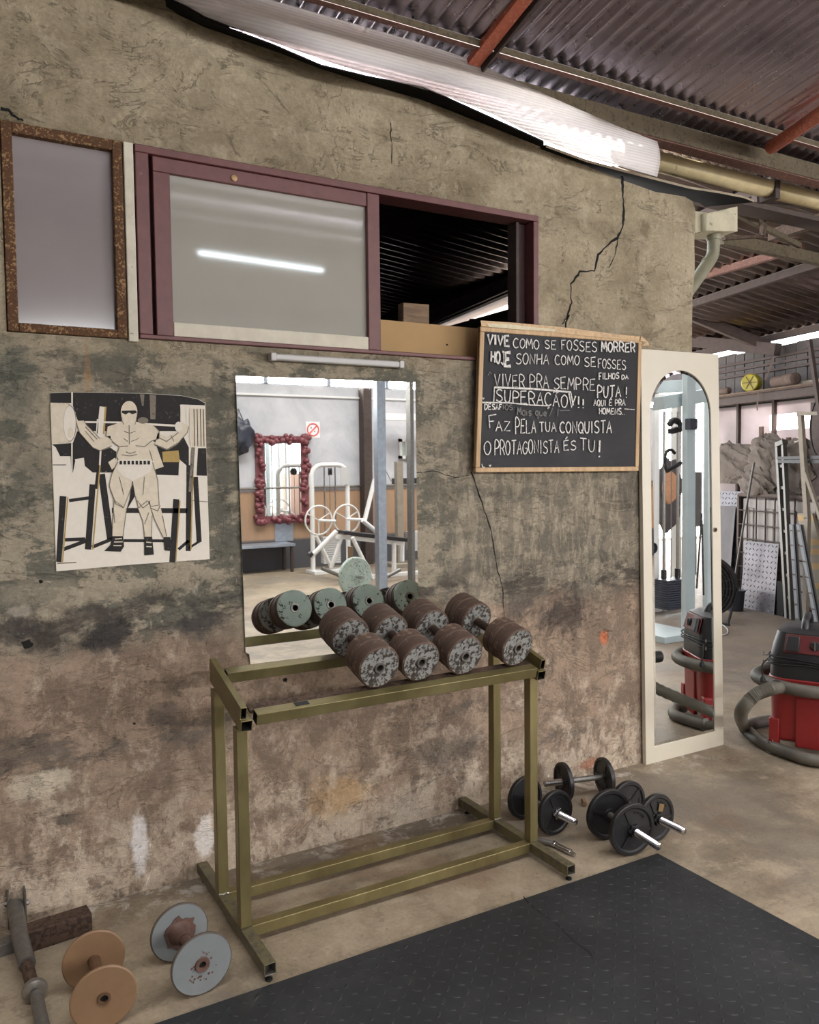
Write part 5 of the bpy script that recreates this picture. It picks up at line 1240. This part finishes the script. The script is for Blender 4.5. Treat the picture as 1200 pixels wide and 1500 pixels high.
# tarpaulin sacks on the tank
def sack(label, px, r, seed, off=-.74, m='tarp'):
    c = ff(*px, off); b = MB(); bmesh.ops.create_icosphere(b.b, subdivisions=5, radius=1); b.mi(m)
    for v in b.b.verts:
        p = v.co.copy(); q = Vector(((p.x*.8+p.z*1.0)*1.0+seed, p.y*.6, (p.z*.8-p.x)*.26))
        fold = (1-abs(mnoise.noise(q*2.2)))**3*.24+(1-abs(mnoise.noise(q*4.6+Vector((0, seed, 0)))))**4*.10
        k = .84+.22*mnoise.noise(p*1.1+Vector((seed, 0, 0)))+fold
        v.co = FU*(-p.x*r[0]*k)+FV*(p.y*r[1]*k)+Vector((0, 0, max(p.z*r[2]*k, -r[2]*.8)))
    for f in b.b.faces: f.smooth = True
    o = b.build('tarpaulin_sack', loc=c); return tag(o, label, 'sack', 'tarpaulin sacks heaped at the far wall')
sack('wide grey tarpaulin sack slumped behind the mirror door top', (1072, 682), (.46, .12, .26), 1.3)
sack('peaked grey tarpaulin sack rising against the bright window sheet', (1122, 680), (.30, .11, .30), 5.1, -.75)
sack('low grey tarpaulin sack drooping over the tank cage edge', (1112, 708), (.26, .09, .17), 9.7, -.84)
sack('grey tarpaulin sack behind the leaning aluminium ladder', (1160, 690), (.36, .12, .34), 12.4, -.74)
for (u, v, w, h, lab) in ((1116, 634, .06, .14, 'short dark board poking up behind the peaked sack'), (1156, 646, .06, .08, 'brown board end poking up beside the aluminium ladder top')):
    c = ff(u, v, -.62); b = MB(); fslab(b, c.dot(FU)-w/2, c.dot(FU)+w/2, V0-.035, V0-.012, c.z-.5, c.z+h/2, 'cloth_brown'); tag(b.build('board_offcut', bevel=.003), lab, 'board')
# shelf with its load
t = thing('wall_shelf', 'long dark shelf high on the far wall under the grey planks', 'shelf')
zb = 2.285
b = MB(); fslab(b, UA, U0+2.3, V0-.30, V0, zb+.07, zb+.095, 'wood'); b.build('shelf_board', t)
b = MB(); fslab(b, UA, U0+2.3, V0-.32, V0-.28, zb-.03, zb+.07, 'dark_beam'); b.build('front_beam', t, bevel=.003)
b = MB(); b.bar(fp(UA, V0-.34, zb+.085), fp(U0+1.4, V0-.34, zb+.06), .02, .02, 'brown_beam'); b.build('edge_strip', t)
zs_ = zb+.096
t = thing('yellow_drum', 'round yellow plastic drum lying on the high shelf', 'drum')
c = ff(1098, 563, -.85); c.z = zs_+.098
b = MB(); ax = (c-O); ax.z = 0; ax = (ax.normalized()+FU*-.42).normalized(); b.lathe([(.03, .006), (.085, .0), (.096, .008), (.098, .02), (.095, .05), (.098, .06), (.098, .12), (.09, .13)], c, ax, 36, 'yellow'); b.build('body', t)
b = MB()
for k in range(3): a = k*PI/3; q = (ax.cross(Vector((0, 0, 1)))*math.cos(a)+Vector((0, 0, math.sin(a))))*.08; cc = c-ax*.001; b.bar(cc-q, cc+q, .006, .004, 'cloth_brown', tuple(ax)); 
b.build('base_ribs', t)
for (u, v, L, r, lab, m) in ((1150, 549, .42, .062, 'dull rolled cloth bundle on the high shelf by the ladder', 'cloth_brown'), (1062, 566, .2, .04, 'small dark bundle on the high shelf beside the yellow drum', 'cloth_brown')):
    c = ff(u, v, -.85); c.z = zs_+r*1.05; b = MB(); b.lathe([(r*.6, -L/2), (r, -L/2+.02), (r*1.05, -.05), (r*.9, .03), (r, L/2-.03), (r*.5, L/2)], c, FU+FV*.15, 22, m); tag(b.build('cloth_bundle'), lab, 'bundle')
c = ff(1183, 562, -.85); b = MB(); b.tube([fp(c.dot(FU)+.12, V0-.2, zs_+.022), fp(c.dot(FU)-.6, V0-.18, zs_+.022)], .022, 'timber_white', 14); tag(b.build('pale_pole'), 'pale pole end lying on the high shelf', 'pole')
b = MB(); p = ff(1111, 575, -.97); b.ribbon(smooth_path([p, p+Vector((0, 0, -.06)), p+FU*.015+Vector((0, 0, -.13)), p+FU*.01+Vector((0, 0, -.19))], 4), .022, tuple(NV), 'cloth_brown'); tag(b.build('hanging_strap'), 'short brown strap hanging from the shelf below the yellow drum', 'strap')
b = MB(); p = ff(1135, 516, -.66); b.ribbon([p, p+Vector((0, 0, -.16))-FU*.0+NV*.05, p+Vector((0, 0, -.30))+NV*.12], .035, tuple(NV), 'cloth_brown'); tag(b.build('hanging_strap'), 'long dull strap hanging from the roof above the rolled bundle', 'strap')
# bucket
t = thing('bucket', 'dark plastic bucket standing at the square chequer plate', 'bucket')
c = at_z(1091, 893, 0)+NV*.13
b = MB(); b.lathe([(.09, .0), (.105, .20), (.112, .205), (.112, .222), (.104, .222), (.1, .2), (.085, .015)], c+Vector((0, 0, .001)), (0, 0, 1), 30, 'bucket'); b.build('body', t)
b = MB(); b.tube([c+FU*.108*math.cos(a)+Vector((0, 0, .215+.10*math.sin(a)))+NV*.03*math.sin(a) for a in [PI*k/14 for k in range(15)]], .004, 'wire', 6); b.build('handle', t)
# fan
t = thing('drum_fan', 'round black mesh fan half hidden behind the mirror door', 'fan')
c = ff(1030, 858, -1.9); rr_ = .30; c.z = .36
ax = (Vector((O.x, O.y, c.z))-c).normalized(); ax = (ax+Vector((-.75, 0, .05))).normalized(); a_, b_, _ = frame_of(ax)
b = MB(); b.lathe([(rr_, .0), (rr_+.012, .01), (rr_+.012, -.12), (rr_, -.13)], c, ax, 48, 'black_mesh', cap=False); b.build('drum_shell', t)
b = MB()
for k in range(1, 11): b.tube([c+ax*.012+(a_*math.cos(q)+b_*math.sin(q))*rr_*k/10 for q in [2*PI*j/36 for j in range(36)]], .0035, 'black_mesh', 5, closed=True)
for k in range(20): q = 2*PI*k/20; b.tube([c+ax*.014+(a_*math.cos(q)+b_*math.sin(q))*.04, c+ax*.014+(a_*math.cos(q)+b_*math.sin(q))*rr_], .003, 'black_mesh', 5)
b.build('front_grille', t)
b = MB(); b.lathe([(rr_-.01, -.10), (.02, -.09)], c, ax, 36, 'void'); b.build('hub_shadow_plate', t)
b = MB()
for s in (-1, 1): b.tube([c+a_*s*(rr_+.016)+ax*-.06, Vector((c.x, c.y, .012))+a_*s*.26+ax*.05], .012, 'black_mesh', 8)
b.tube([Vector((c.x, c.y, .012))-a_*.28+ax*.05, Vector((c.x, c.y, .012))+a_*.28+ax*.05], .012, 'black_mesh', 8); b.build('stand', t)
b = MB(); b.tube(smooth_path([at_z(u, v, .006) for u, v in ((1046, 912), (1058, 915), (1066, 922), (1064, 929), (1050, 930), (1036, 929))], 5), .006, 'plastic_white', 8); tag(b.build('white_cable'), 'loop of pale cable on the floor beside the mirror door', 'cable')
# ladders, frames and timber leaning at the right
t = thing('aluminium_ladder', 'worn aluminium ladder leaning in front of the tarpaulin sacks', 'ladder')
pt, pb = ff(1139.5, 650, -.92), ff(1154, 902, -1.0); pt2, pb2 = ff(1148.5, 650, -.92), ff(1161, 900, -1.0); pb.z = pb2.z = .01
b = MB(); b.bar(pb, pt, .035, .05, 'alu', tuple(FV)); b.build('rail', t, bevel=.002)
b = MB(); b.bar(pb2, pt2, .03, .05, 'alu', tuple(FV)); b.build('rail', t, bevel=.002)
for k in range(7): s = .12+k*.125; b = MB(); b.bar(pb.lerp(pt, s), pb2.lerp(pt2, s), .022, .03, 'alu', (0, 0, 1)); b.build('rung', t)
b = MB(); b.bar(pt-Vector((0, 0, .01)), pt2+Vector((0, 0, .02))+FU*-.02, .07, .05, 'alu'); b.build('head_cap', t, bevel=.003)
t = thing('black_angle_bar', 'black steel bar lying level across the ladder and timber', 'bar')
b = MB(); b.bar(ff(1140, 671, -1.02), ff(1230, 669, -1.02), .03, .03, 'vac_black'); b.build('flange', t); b = MB(); b.bar(ff(1140, 676, -1.02), ff(1230, 676, -1.02), .01, .03, 'vac_black'); b.build('web', t)
t = thing('timber_stand', 'whitewashed timber post with a top arm and slanted brace', 'timber')
b = MB(); b.bar(at_f(1183, 760, -1.06), at_f(1173, 606, -1.06), .055, .04, 'timber_white', tuple(FV)); b.build('post', t, bevel=.002)
b = MB(); b.bar(at_f(1170, 606, -1.06), at_f(1225, 605, -1.06), .05, .035, 'timber_white'); b.build('arm', t, bevel=.002)
b = MB(); b.bar(at_f(1180, 692, -1.08), at_f(1206, 770, -1.08), .035, .03, 'timber_white', tuple(FV)); b.build('brace', t, bevel=.002)
b = MB(); b.bar(at_f(1183, 758, -1.06), Vector((at_f(1183, 758, -1.06).x, at_f(1183, 758, -1.06).y, .001)), .055, .04, 'timber_white', tuple(FV)); b.build('post', t, bevel=.002)
for k, (tp, bt, lab) in enumerate((((1156, 768), (1166, 900), 'grey grid panel leaning upright against the ladder foot'), ((1166, 768), (1196, 896), 'pale grid panel slanting behind the upright grid panel'))):
    t = thing('grid_panel', lab, 'panel', group='leaning grid panels')
    q0 = ff(tp[0], tp[1], -1.12-.05*k); q1 = ff(bt[0], bt[1], -1.20-.05*k); q1.z = .006
    wv = FV*.0-FU*.055
    b = MB(); b.prism([q0-wv*.0, q0+wv*1.3, q1+wv*1.3, q1], FV*.03, 'grid_grey'); b.build('board', t, bevel=.002)
    b = MB()
    for j in range(7): s = .06+j*.145; c = q0.lerp(q1, s)+NV*.004; b.bar(c, c+wv*1.3, .006, .012, 'wire', (0, 0, 1))
    b.build('grid_lines', t)
    b = MB(); b.bar(q0+wv*1.35+NV*.01, q1+wv*1.35+NV*.01, .02, .02, 'vac_black', tuple(FV)); b.build('edge_strip', t)
t = thing('foam_board', 'pale foam board patched with tan tape leaning at the far right', 'foam board')
q = [ff(1168, 752, -.96), ff(1190, 752, -.96), ff(1225, 880, -1.0), ff(1192, 880, -1.0)]
for p in q[2:]: p.z = max(.001, p.z-.1)
b = MB(); b.prism(q, FV*.03, 'foam'); b.build('board', t, bevel=.003)
b = MB()
for s in (.02, .27, .37, .52, .72): 
    b.prism([q[0].lerp(q[3], s)+NV*.002, q[1].lerp(q[2], s)+NV*.002, q[1].lerp(q[2], s+.06)+NV*.002, q[0].lerp(q[3], s+.06)+NV*.002], FV*.001, 'cardboard')
b.build('tape_strips', t)
b = MB(); b.bar(ff(1186, 498, -1.3), Vector(ff(1203, 615, -1.3)), .035, .035, 'dark_beam', tuple(FV)); struct(b.build('beam_prop'))
c = ff(1203, 625, -.85); b = MB(); b.tube([c+FU*.14*math.cos(a)+Vector((0, 0, .30*math.sin(a))) for a in [2*PI*k/32 for k in range(32)]], .009, 'black_rubber', 8, closed=True); tag(b.build('cable_hoop'), 'black cable hoop hanging at the far right by the timber arm', 'cable')
b = MB(); fslab(b, ff(1212, 640, -.7).dot(FU)-.3, ff(1194, 640, -.7).dot(FU), V0-.16, V0-.08, 0, 2.2, 'dark_beam'); struct(b.build('pillar_far'))
b = MB(); fslab(b, ff(1153, 880, -.9).dot(FU), ff(1143, 880, -.9).dot(FU), V0-.345, V0-.29, 0, .36, 'void'); tag(b.build('gap_shade_block', bevel=.003), 'black block standing in for shade between the chequer plate and ladder foot', 'box')  # black filler in place of the shaded gap

# ================================================================ GYM BEHIND THE CAMERA (seen in the mirrors)
# fluorescent batten lamp, its tube shows in the sash glass
t = thing('batten_lamp', 'lit fluorescent batten lamp hanging from the roof, mirrored in the sash glass', 'lamp')
l0, l1 = refl_z(290, 369, 3.4), refl_z(475, 396, 3.4)
b = MB(); b.tube([l0, l1], .014, 'tube', 14); b.build('tube', t)
b = MB(); b.bar(l0+Vector((-.03, 0, .045)), l1+Vector((.03, 0, .045)), .05, .04, 'white_paint'); b.build('batten', t, bevel=.003)
for p in (l0, l1):
    b = MB(); b.box(p.x-.012, p.x+.012, p.y-.012, p.y+.012, p.z-.018, p.z+.03, 'plastic_white'); b.build('lamp_holder', t)
    b = MB(); b.tube([p+Vector((0, 0, .06)), Vector((p.x, p.y, rz(p.y)-.0))], .004, 'galv', 6); b.build('hanger', t)
def by(u, v, y): return refl_y(u, v, y)
# ornate mirror on the back wall
t = thing('ornate_mirror', 'wine red carved frame mirror on the far wall, seen in the wall mirror', 'mirror')
YM = YB+.012
fx0, fx1, fz0, fz1 = by(372, 700, YM).x, by(452, 700, YM).x, by(410, 768, YM).z, by(410, 637, YM).z
b = MB(); w = .15
b.box(fx0+.02, fx1-.02, YB+.002, YB+.03, fz0+.02, fz1-.02, 'ornate')
rnd = random.Random(8)
def blob(b, c, r):
    bm2 = bmesh.ops.create_icosphere(b.b, subdivisions=2, radius=r, matrix=Matrix.Translation(c)); k = b.mi('ornate')
    for v in bm2['verts']:
        for f in v.link_faces: f.material_index = k; f.smooth = True
for k in range(150):
    s = rnd.random()*2*((fx1-fx0)+(fz1-fz0)); d = rnd.uniform(.015, w-.02)
    W_2, H_2 = fx1-fx0, fz1-fz0
    if s < W_2: c = (fx0+s, fz0+d)
    elif s < W_2+H_2: c = (fx1-d, fz0+s-W_2)
    elif s < 2*W_2+H_2: c = (fx0+s-W_2-H_2, fz1-d)
    else: c = (fx0+d, fz0+s-2*W_2-H_2)
    blob(b, Vector((min(max(c[0], fx0), fx1), YB+.035+rnd.uniform(0, .02), min(max(c[1], fz0), fz1))), rnd.uniform(.03, .055))
b.build('carved_frame', t, normals=False)
b = MB(); b.box(fx0+w, fx1-w, YB+.03, YB+.036, fz0+w*.9, fz1-w*.9, 'mirror'); b.build('glass', t)
# no-smoking style sign
t = thing('warning_sign', 'small white sign with a red barred circle on the back wall', 'sign')
s0, s1 = by(445, 641, YB), by(465, 618, YB); cx, cz_ = (s0.x+s1.x)/2+.03, (s0.z+s1.z)/2; hw = abs(s1.x-s0.x)/2; hh = abs(s1.z-s0.z)/2
b = MB(); b.box(cx-hw, cx+hw, YB+.001, YB+.004, cz_-hh, cz_+hh, 'sign_white'); b.build('plate', t)
b = MB(); b.tube([(cx+hw*.8*math.cos(a), YB+.006, cz_+hw*.8*math.sin(a)) for a in [2*PI*k/32 for k in range(32)]], .011, 'sign_red', 8, closed=True); b.bar((cx-hw*.56, YB+.006, cz_-hw*.56), (cx+hw*.56, YB+.006, cz_+hw*.56), .012, .02, 'sign_red', (0, 0, 1)); b.build('barred_circle', t)
for k, (dx, dz) in enumerate(((-.03, .03), (.03, -.03))):
    b = MB(); b.box(cx+dx-.012, cx+dx+.012, YB+.004, YB+.0055, cz_+dz-.012, cz_+dz+.012, 'bluegrey'); b.build('pictogram', t)
b = MB(); b.tube([(-4, YB+.03, 1.28), (9.5, YB+.03, 1.28)], .018, 'bare_steel', 10); tag(b.build('wall_pipe'), 'steel pipe running along the back wall', 'pipe')
# dark bag hanging beside the carved mirror
c = by(352, 640, YB+.12); b = MB(); bmesh.ops.create_icosphere(b.b, subdivisions=4, radius=1); b.mi('stack_black')
for v in b.b.verts: k = 1+.3*mnoise.noise(v.co*2.1)+.1*mnoise.noise(v.co*6); v.co = Vector((v.co.x*.2*k, v.co.y*.1*k, v.co.z*.26*k))
o = b.build('hanging_bag', loc=c); tag(o, 'dark blue bag hanging on the back wall beside the carved mirror', 'bag')
b = MB(); b.tube([Vector((-.06, .0, .2)), Vector((0, -.08, .42)), Vector((.06, 0, .2))], .01, 'stack_black', 8); b.build('strap', o)
b = MB(); b.tube([Vector((0, -.13, .42)), Vector((0, -.06, .42))], .008, 'bare_steel', 8); b.build('wall_hook', o)
# low bench
t = thing('metal_bench', 'low metal topped bench under the carved mirror', 'bench')
bx1 = by(428, 800, YB+.3).x; zt_ = by(428, 795, YB+.3).z
b = MB(); b.box(bx1-1.6, bx1, YB+.02, YB+.42, zt_-.04, zt_, 'galv'); b.build('top', t, bevel=.003)
for x in (bx1-.05, bx1-1.55):
    for y in (YB+.06, YB+.38): b = MB(); b.box(x-.02, x+.02, y-.02, y+.02, 0, zt_-.04, 'dark_beam'); b.build('leg', t)
b = MB(); a0 = by(404, 790, YB); b.box(a0.x-.02, a0.x+.28, YB+.004, YB+.01, .44, .72, 'galv'); tag(b.build('metal_plate'), 'grey metal plate fixed low on the back wall', 'plate')
# steel uprights
t = thing('power_rack', 'galvanised steel frame with tall uprights in the middle of the gym', 'gym frame')
for (u0, u1, y, m) in ((549.5, 561.5, -5.0, 'galv'), (597.5, 602.5, -5.0, 'grey_steel')):
    x0, x1 = by(u0, 700, y).x, by(u1, 700, y).x
    b = MB(); b.box(x0, x1, y-.05, y+.05, 0, 3.3, m); b.build('upright', t, bevel=.003)
x0, x1 = by(555, 700, -5).x, by(600, 700, -5).x
b = MB(); b.box(x0-.05, x1+.05, -5.06, -4.94, 3.3, 3.4, 'galv'); b.build('crossbar', t)
for x in (x0, x1): b = MB(); b.box(x-.05, x+.05, -5.6, -4.5, 0, .06, 'galv'); b.build('foot', t, bevel=.003)
# plate on a peg in front of the upright
t = thing('plate_tree', 'low plate stand loaded with one big grey green plate', 'plate stand')
c = by(519, 846, -5.85); r = .24
b = MB(); b.lathe([(.02, -.03), (r-.01, -.03), (r, -.02), (r, .02), (r-.01, .03), (r*.8, .022), (.05, .022), (.02, .03)], (c.x, -5.85, max(c.z, r+.02)), (.2, 1, 0), 48, 'chip_green'); b.build('weight_plate', t)
b = MB(); b.tube([(c.x, -5.95, max(c.z, r+.02)), (c.x+.02, -5.67, max(c.z, r+.02))], .018, 'chrome', 14); b.build('peg', t)
b = MB(); b.bar((c.x, -5.97, 0), (c.x, -5.97, .62), .05, .05, 'tan', (0, 1, 0)); b.build('post', t); b = MB(); b.box(c.x-.2, c.x+.2, -6.0, -5.94, 0, .04, 'tan'); b.build('foot', t)
# white leg machine
t = thing('leg_machine', 'white leg machine with two spoked wheels and a black padded bench', 'gym machine')
YA = -8.25
ax0, ax1, az = by(456, 720, YA).x, by(508, 720, YA).x, by(482, 681, YA).z
r_ = .17
L = [(ax0, YA, 0), (ax0, YA, az-r_)]+[(ax0+r_-r_*math.cos(a), YA, az-r_+r_*math.sin(a)) for a in [PI/2*k/6 for k in range(1, 7)]]+[(ax1-r_+r_*math.sin(a), YA, az-r_+r_*math.cos(a)) for a in [PI/2*k/6 for k in range(0, 7)]]+[(ax1, YA, 0)]
b = MB(); b.tube(L, .035, 'white_paint', 14); b.build('arch', t)
am = (ax0+ax1)/2
for dx in (-.09, .09): b = MB(); b.tube([(am+dx, YA, .12), (am+dx, YA, az-.03)], .011, 'chrome', 8); b.build('guide_rod', t)
b = MB(); b.tube([(am, YA, .5), (am, YA, az-.12)], .004, 'void', 6); b.build('cable', t)
b = MB(); b.lathe([(.055, -.03), (.06, -.02), (.045, 0), (.06, .02), (.055, .03)], (am, YA+.02, az-.1), (1, .4, 0), 22, 'vinyl'); b.build('pulley', t)
for k in range(12): b = MB(); b.box(am-.14, am+.14, YA-.06, YA+.06, .14+k*.034, .14+k*.034+.028, 'plastic_white'); b.build('weight_plate', t, bevel=.003)
b = MB(); c = by(505, 697, YA+.05); b.box(c.x-.075, c.x+.075, YA+.04, YA+.045, c.z-.13, c.z+.13, 'plastic_white'); b.build('instruction_card', t)
YW = -7.6
for (u, v) in ((466, 762), (507, 760)):
    c = by(u, v, YW); rr_ = .205; b = MB()
    b.tube([c+Vector((rr_*math.cos(a), 0, rr_*math.sin(a))) for a in [2*PI*k/36 for k in range(36)]], .013, 'white_paint', 8, closed=True)
    for k in range(3): a = PI/2+PI/3*0+2*PI*k/3+PI; b.tube([c, c+Vector((rr_*math.cos(a), 0, rr_*math.sin(a)))], .009, 'white_paint', 6)
    b.build('spoked_wheel', t)
    b = MB(); b.tube([c+Vector((0, 0, 0)), c+Vector((.24, .05, -.02))], .022, 'white_paint', 10); b.build('wheel_axle', t)
YS = -7.3
s0, s1 = by(497, 779, YS), by(590, 790, YS-.1)
b = MB(); b.bar(s0, s1, .26, .06, 'vinyl', (0, 0, 1)); b.build('bench_pad', t, bevel=.015)
b = MB(); b.bar(s0-Vector((.05, 0, .06)), s1-Vector((0, 0, .06)), .07, .06, 'white_paint', (0, 0, 1)); b.build('bench_beam', t, bevel=.004)
def leg(u0, v0, u1, v1, y, w=.045, m='white_paint', nm='frame_tube'):
    p0 = by(u0, v0, y); p1 = by(u1, v1, y); p1.z = max(p1.z, .01); b = MB(); b.tube([p0, p1], w/2*1.1, m, 10); b.build(nm, t)
leg(492, 778, 455, 815, YS+.1, .06); leg(500, 785, 484, 832, YS, .05); leg(515, 787, 545, 848, YS+.2, .05); leg(576, 795, 576, 842, YS, .06); leg(588, 792, 588, 822, YS-.1, .06); leg(462, 785, 485, 832, YS-.3, .05); leg(530, 762, 552, 780, YS-.2, .06)
leg(470, 832, 497, 843, YS+.3, .05, 'grey_steel'); leg(456, 810, 452, 813, YS+.1, .08, 'vinyl', 'ankle_roller'); leg(562, 846, 585, 834, YS+.4, .05, 'grey_steel')
b = MB(); b.box(ax0-.06, ax1+.06, YA-.15, YA+.2, 0, .05, 'white_paint'); b.build('base_plate', t, bevel=.004)
b = MB(); b.box(am-.04, am+1.3, YS-.05, YS+.05, 0, .05, 'white_paint'); b.build('base_beam', t, bevel=.004)
# things further right behind the uprights
t = thing('pulley_tower', 'white pulley tower standing behind the steel uprights', 'gym machine')
x = by(585, 700, -8.2).x; b = MB(); b.box(x-.05, x+.06, -8.3, -8.2, 0, by(585, 676, -8.2).z, 'timber_white'); b.build('column', t, bevel=.003)
b = MB(); x2 = by(606, 700, -8.2).x; b.box(x2-.12, x2+.12, -8.3, -8.12, .25, by(606, 778, -8.2).z, 'plastic_white'); b.build('weight_stack', t, bevel=.004)
b = MB(); b.box(x-.15, x2+.25, -8.4, -8.1, 0, .06, 'timber_white'); b.build('base', t, bevel=.003)
b = MB(); b.bar(by(548, 702, -8.6), by(533, 763, -8.3), .05, .05, 'white_paint', (0, 1, 0)); b.build('slanted_arm', t)
b = MB(); b.tube([by(561, 683, -8.2), by(572, 705, -8.2)], .004, 'void', 6); b.build('cable', t)
t = thing('name_board', 'dark board with big white letters on the back wall', 'sign')
p0, p1 = by(573, 709, YB), by(610, 700, YB); b = MB(); b.box(p0.x, p1.x+.2, YB+.002, YB+.02, p0.z, p1.z, 'vac_black'); b.build('board', t)
def rect_letter(b, x, z, w, h):
    for q in ((x, x+w*.25, z, z+h), (x, x+w, z, z+h*.18), (x, x+w, z+h*.41, z+h*.59), (x, x+w, z+h*.82, z+h)): b.box(q[0], q[1], YB+.02, YB+.024, q[2], q[3], 'sign_white')
b = MB(); h = p1.z-p0.z
for u in (579, 594): xx = by(u, 704, YB).x; rect_letter(b, xx, p0.z+h*.2, .07, h*.6)
b.build('lettering', t)
sempty_ = sempty('window_5'); wx0, wx1, wz0, wz1 = by(583, 700, YB).x, by(604, 700, YB).x, by(590, 672, YB).z, by(590, 643, YB).z
b = MB()
for q in ((wx0, wx0+.05, wz0, wz1), (wx1-.05, wx1, wz0, wz1), (wx0, wx1, wz0, wz0+.05), (wx0, wx1, wz1-.05, wz1), ((wx0+wx1)/2-.02, (wx0+wx1)/2+.02, wz0, wz1)): b.box(q[0], q[1], YB, YB+.05, q[2], q[3], 'white_paint')
b.build('window_frame', sempty_); b = MB(); b.box(wx0+.05, wx1-.05, YB+.005, YB+.012, wz0+.05, wz1-.05, 'mirror_edge'); b.build('pane', sempty_)
b = MB(); p0, p1 = by(560, 615, -8.6), by(620, 607, -8.6); b.box(p0.x, p1.x+.6, -8.65, -8.55, p0.z, p1.z, 'white_paint'); struct(b.build('trim_5'))

# cable machine seen in the tall door mirror
ym = -.04
def my(u, v, y): return refl_y(u, v, y, ym)
t = thing('cable_machine', 'blue grey cable machine with a black weight stack, seen in the door mirror', 'gym machine')
def post(u0, u1, y, z0, z1, m='machine_blue', nm='upright', d=.09):
    x0, x1 = my(u0, 760, y).x, my(u1, 760, y).x; b = MB(); b.box(x0, x1, y-d/2, y+d/2, z0, z1, m); b.build(nm, t, bevel=.004); return (x0+x1)/2
yP = -2.15
xp = post(1004, 1017, yP, 0, 2.62, d=.06)
xq = post(1035, 1044, -2.6, 0, 2.65, d=.06); xr = post(956, 963, -3.35, 0, 2.5, 'white_paint')
b = MB(); p = my(965, 589, -2.3); q = my(1048, 575, -2.3); b.bar(p, q, .16, .12, 'machine_blue', (0, 0, 1)); b.build('top_beam', t, bevel=.004)
b = MB(); p = my(955, 566, -2.9); q = my(1050, 560, -2.9); b.bar(p, q, .14, .12, 'machine_blue', (0, 0, 1)); b.build('top_beam', t, bevel=.004)
b = MB(); f0, f1 = refl_z(984, 947, .03, ym), refl_z(1010, 953, .03, ym); b.box(xp-.35, xp+.1, yP-.55, yP+.05, 0, .06, 'machine_blue'); b.build('base_frame', t, bevel=.004)
b = MB(); b.box(xr-.2, xq+.4, -3.4, -3.3, 0, .08, 'white_paint'); b.build('base_frame', t, bevel=.004)
yS = -3.1
sx0, sx1, sz0, sz1 = my(969, 850, yS).x, my(999, 850, yS).x, my(985, 888, yS).z, my(985, 845, yS).z
for k in range(13): h = (sz1-sz0)/13; b = MB(); b.box(sx0, sx1, yS-.1, yS+.1, sz0+h*k, sz0+h*k+h*.82, 'stack_black'); b.build('stack_plate', t, bevel=.003)
for u in (974, 994):
    x = my(u, 800, yS).x; b = MB(); b.tube([(x, yS, 0.05), (x, yS, my(974, 600, yS).z)], .016, 'bare_steel', 10); b.build('guide_rod', t)
    b = MB(); b.tube([(x, yS, sz1), (x, yS, sz1+.1)], .03, 'vinyl', 12); b.build('bush', t)
xm = (sx0+sx1)/2
b = MB(); b.tube([(xm, yS, sz1), (xm, yS, my(985, 600, yS).z)], .005, 'bare_steel', 6); b.build('cable', t)
b = MB(); h = [my(u, v, -2.4) for u, v in ((979, 688), (976, 678), (978, 661), (985, 657), (991, 662))]; b.tube(smooth_path(h, 4), .016, 'vinyl', 10); b.tube([h[0], my(1000, 676, -2.4)], .02, 'vinyl', 10); b.build('pull_handle', t)
b = MB(); b.tube(smooth_path([my(983, 620, -2.4), my(988, 614, -2.4), my(996, 616, -2.4), my(1000, 628, -2.35)], 4), .03, 'vinyl', 10); b.bar(my(984, 630, -2.4), my(1004, 624, -2.4), .06, .05, 'vinyl'); b.build('pulley_block', t)
b = MB(); b.box(my(1001, 620, yP).x, my(1012, 620, yP).x, yP+.04, yP+.1, my(1005, 628, yP).z, my(1005, 612, yP).z, 'stack_black'); b.build('carriage', t)
b = MB(); c = my(957, 801, -2.3); b.lathe([(.05, -.02), (.055, 0), (.05, .02), (.012, .022)], c, (0, 1, 0), 22, 'vinyl'); b.lathe([(.014, .023), (.012, .03)], c, (0, 1, 0), 12, 'chrome'); b.build('pulley', t)
b = MB(); p, q, s = my(1030, 750, -2.5), my(1022, 860, -2.5), my(1032, 870, -2.5); b.tube([p, q], .009, 'vinyl', 8); b.tube([p, s], .009, 'vinyl', 8); b.build('rope', t)
t = thing('grey_jacket', 'grey garment with a tan patch hanging on the machine, seen in the door mirror', 'garment')
c = my(981, 722, -3.9); b = MB(); bmesh.ops.create_icosphere(b.b, subdivisions=4, radius=1); b.mi('shirt')
for v in b.b.verts: k = 1+.25*mnoise.noise(v.co*1.8); v.co = Vector((v.co.x*.21*k, v.co.y*.1*k, v.co.z*.42*k))
o = b.build('body', t, loc=c)
b = MB(); bmesh.ops.create_icosphere(b.b, subdivisions=3, radius=1); b.mi('skin_tan')
for v in b.b.verts: v.co = Vector((v.co.x*.13-.06, v.co.y*.05+.08, v.co.z*.2+.08))
b.build('patch', t, loc=c)
b = MB(); b.tube([c+Vector((0, 0, .3)), Vector((c.x, c.y, 2.6))], .006, 'void', 6); b.build('hanging_cord', t)
b = MB(); b.box(xr-.2, c.x+.5, -4.25, -4.15, 2.4, 2.46, 'white_paint'); b.box(c.x+.42, c.x+.5, -4.25, -4.15, 0, 2.4, 'white_paint'); b.box(xr-.2, xr-.12, -4.25, -4.15, 0, 2.4, 'white_paint')
tag(b.build('support_frame', bevel=.003), 'white tube frame behind the cable machine, seen in the door mirror', 'gym frame')
b = MB(); b.box(my(1016, 740, -5.2).x, my(1030, 740, -5.2).x, -5.25, -5.2, .7, 1.5, 'bluegrey'); b.box(my(1016, 740, -5.2).x+.1, my(1030, 740, -5.2).x-.1, -5.24, -5.21, 0, .7, 'bluegrey'); tag(b.build('pale_board'), 'pale blue board standing behind the cable machine uprights', 'board')
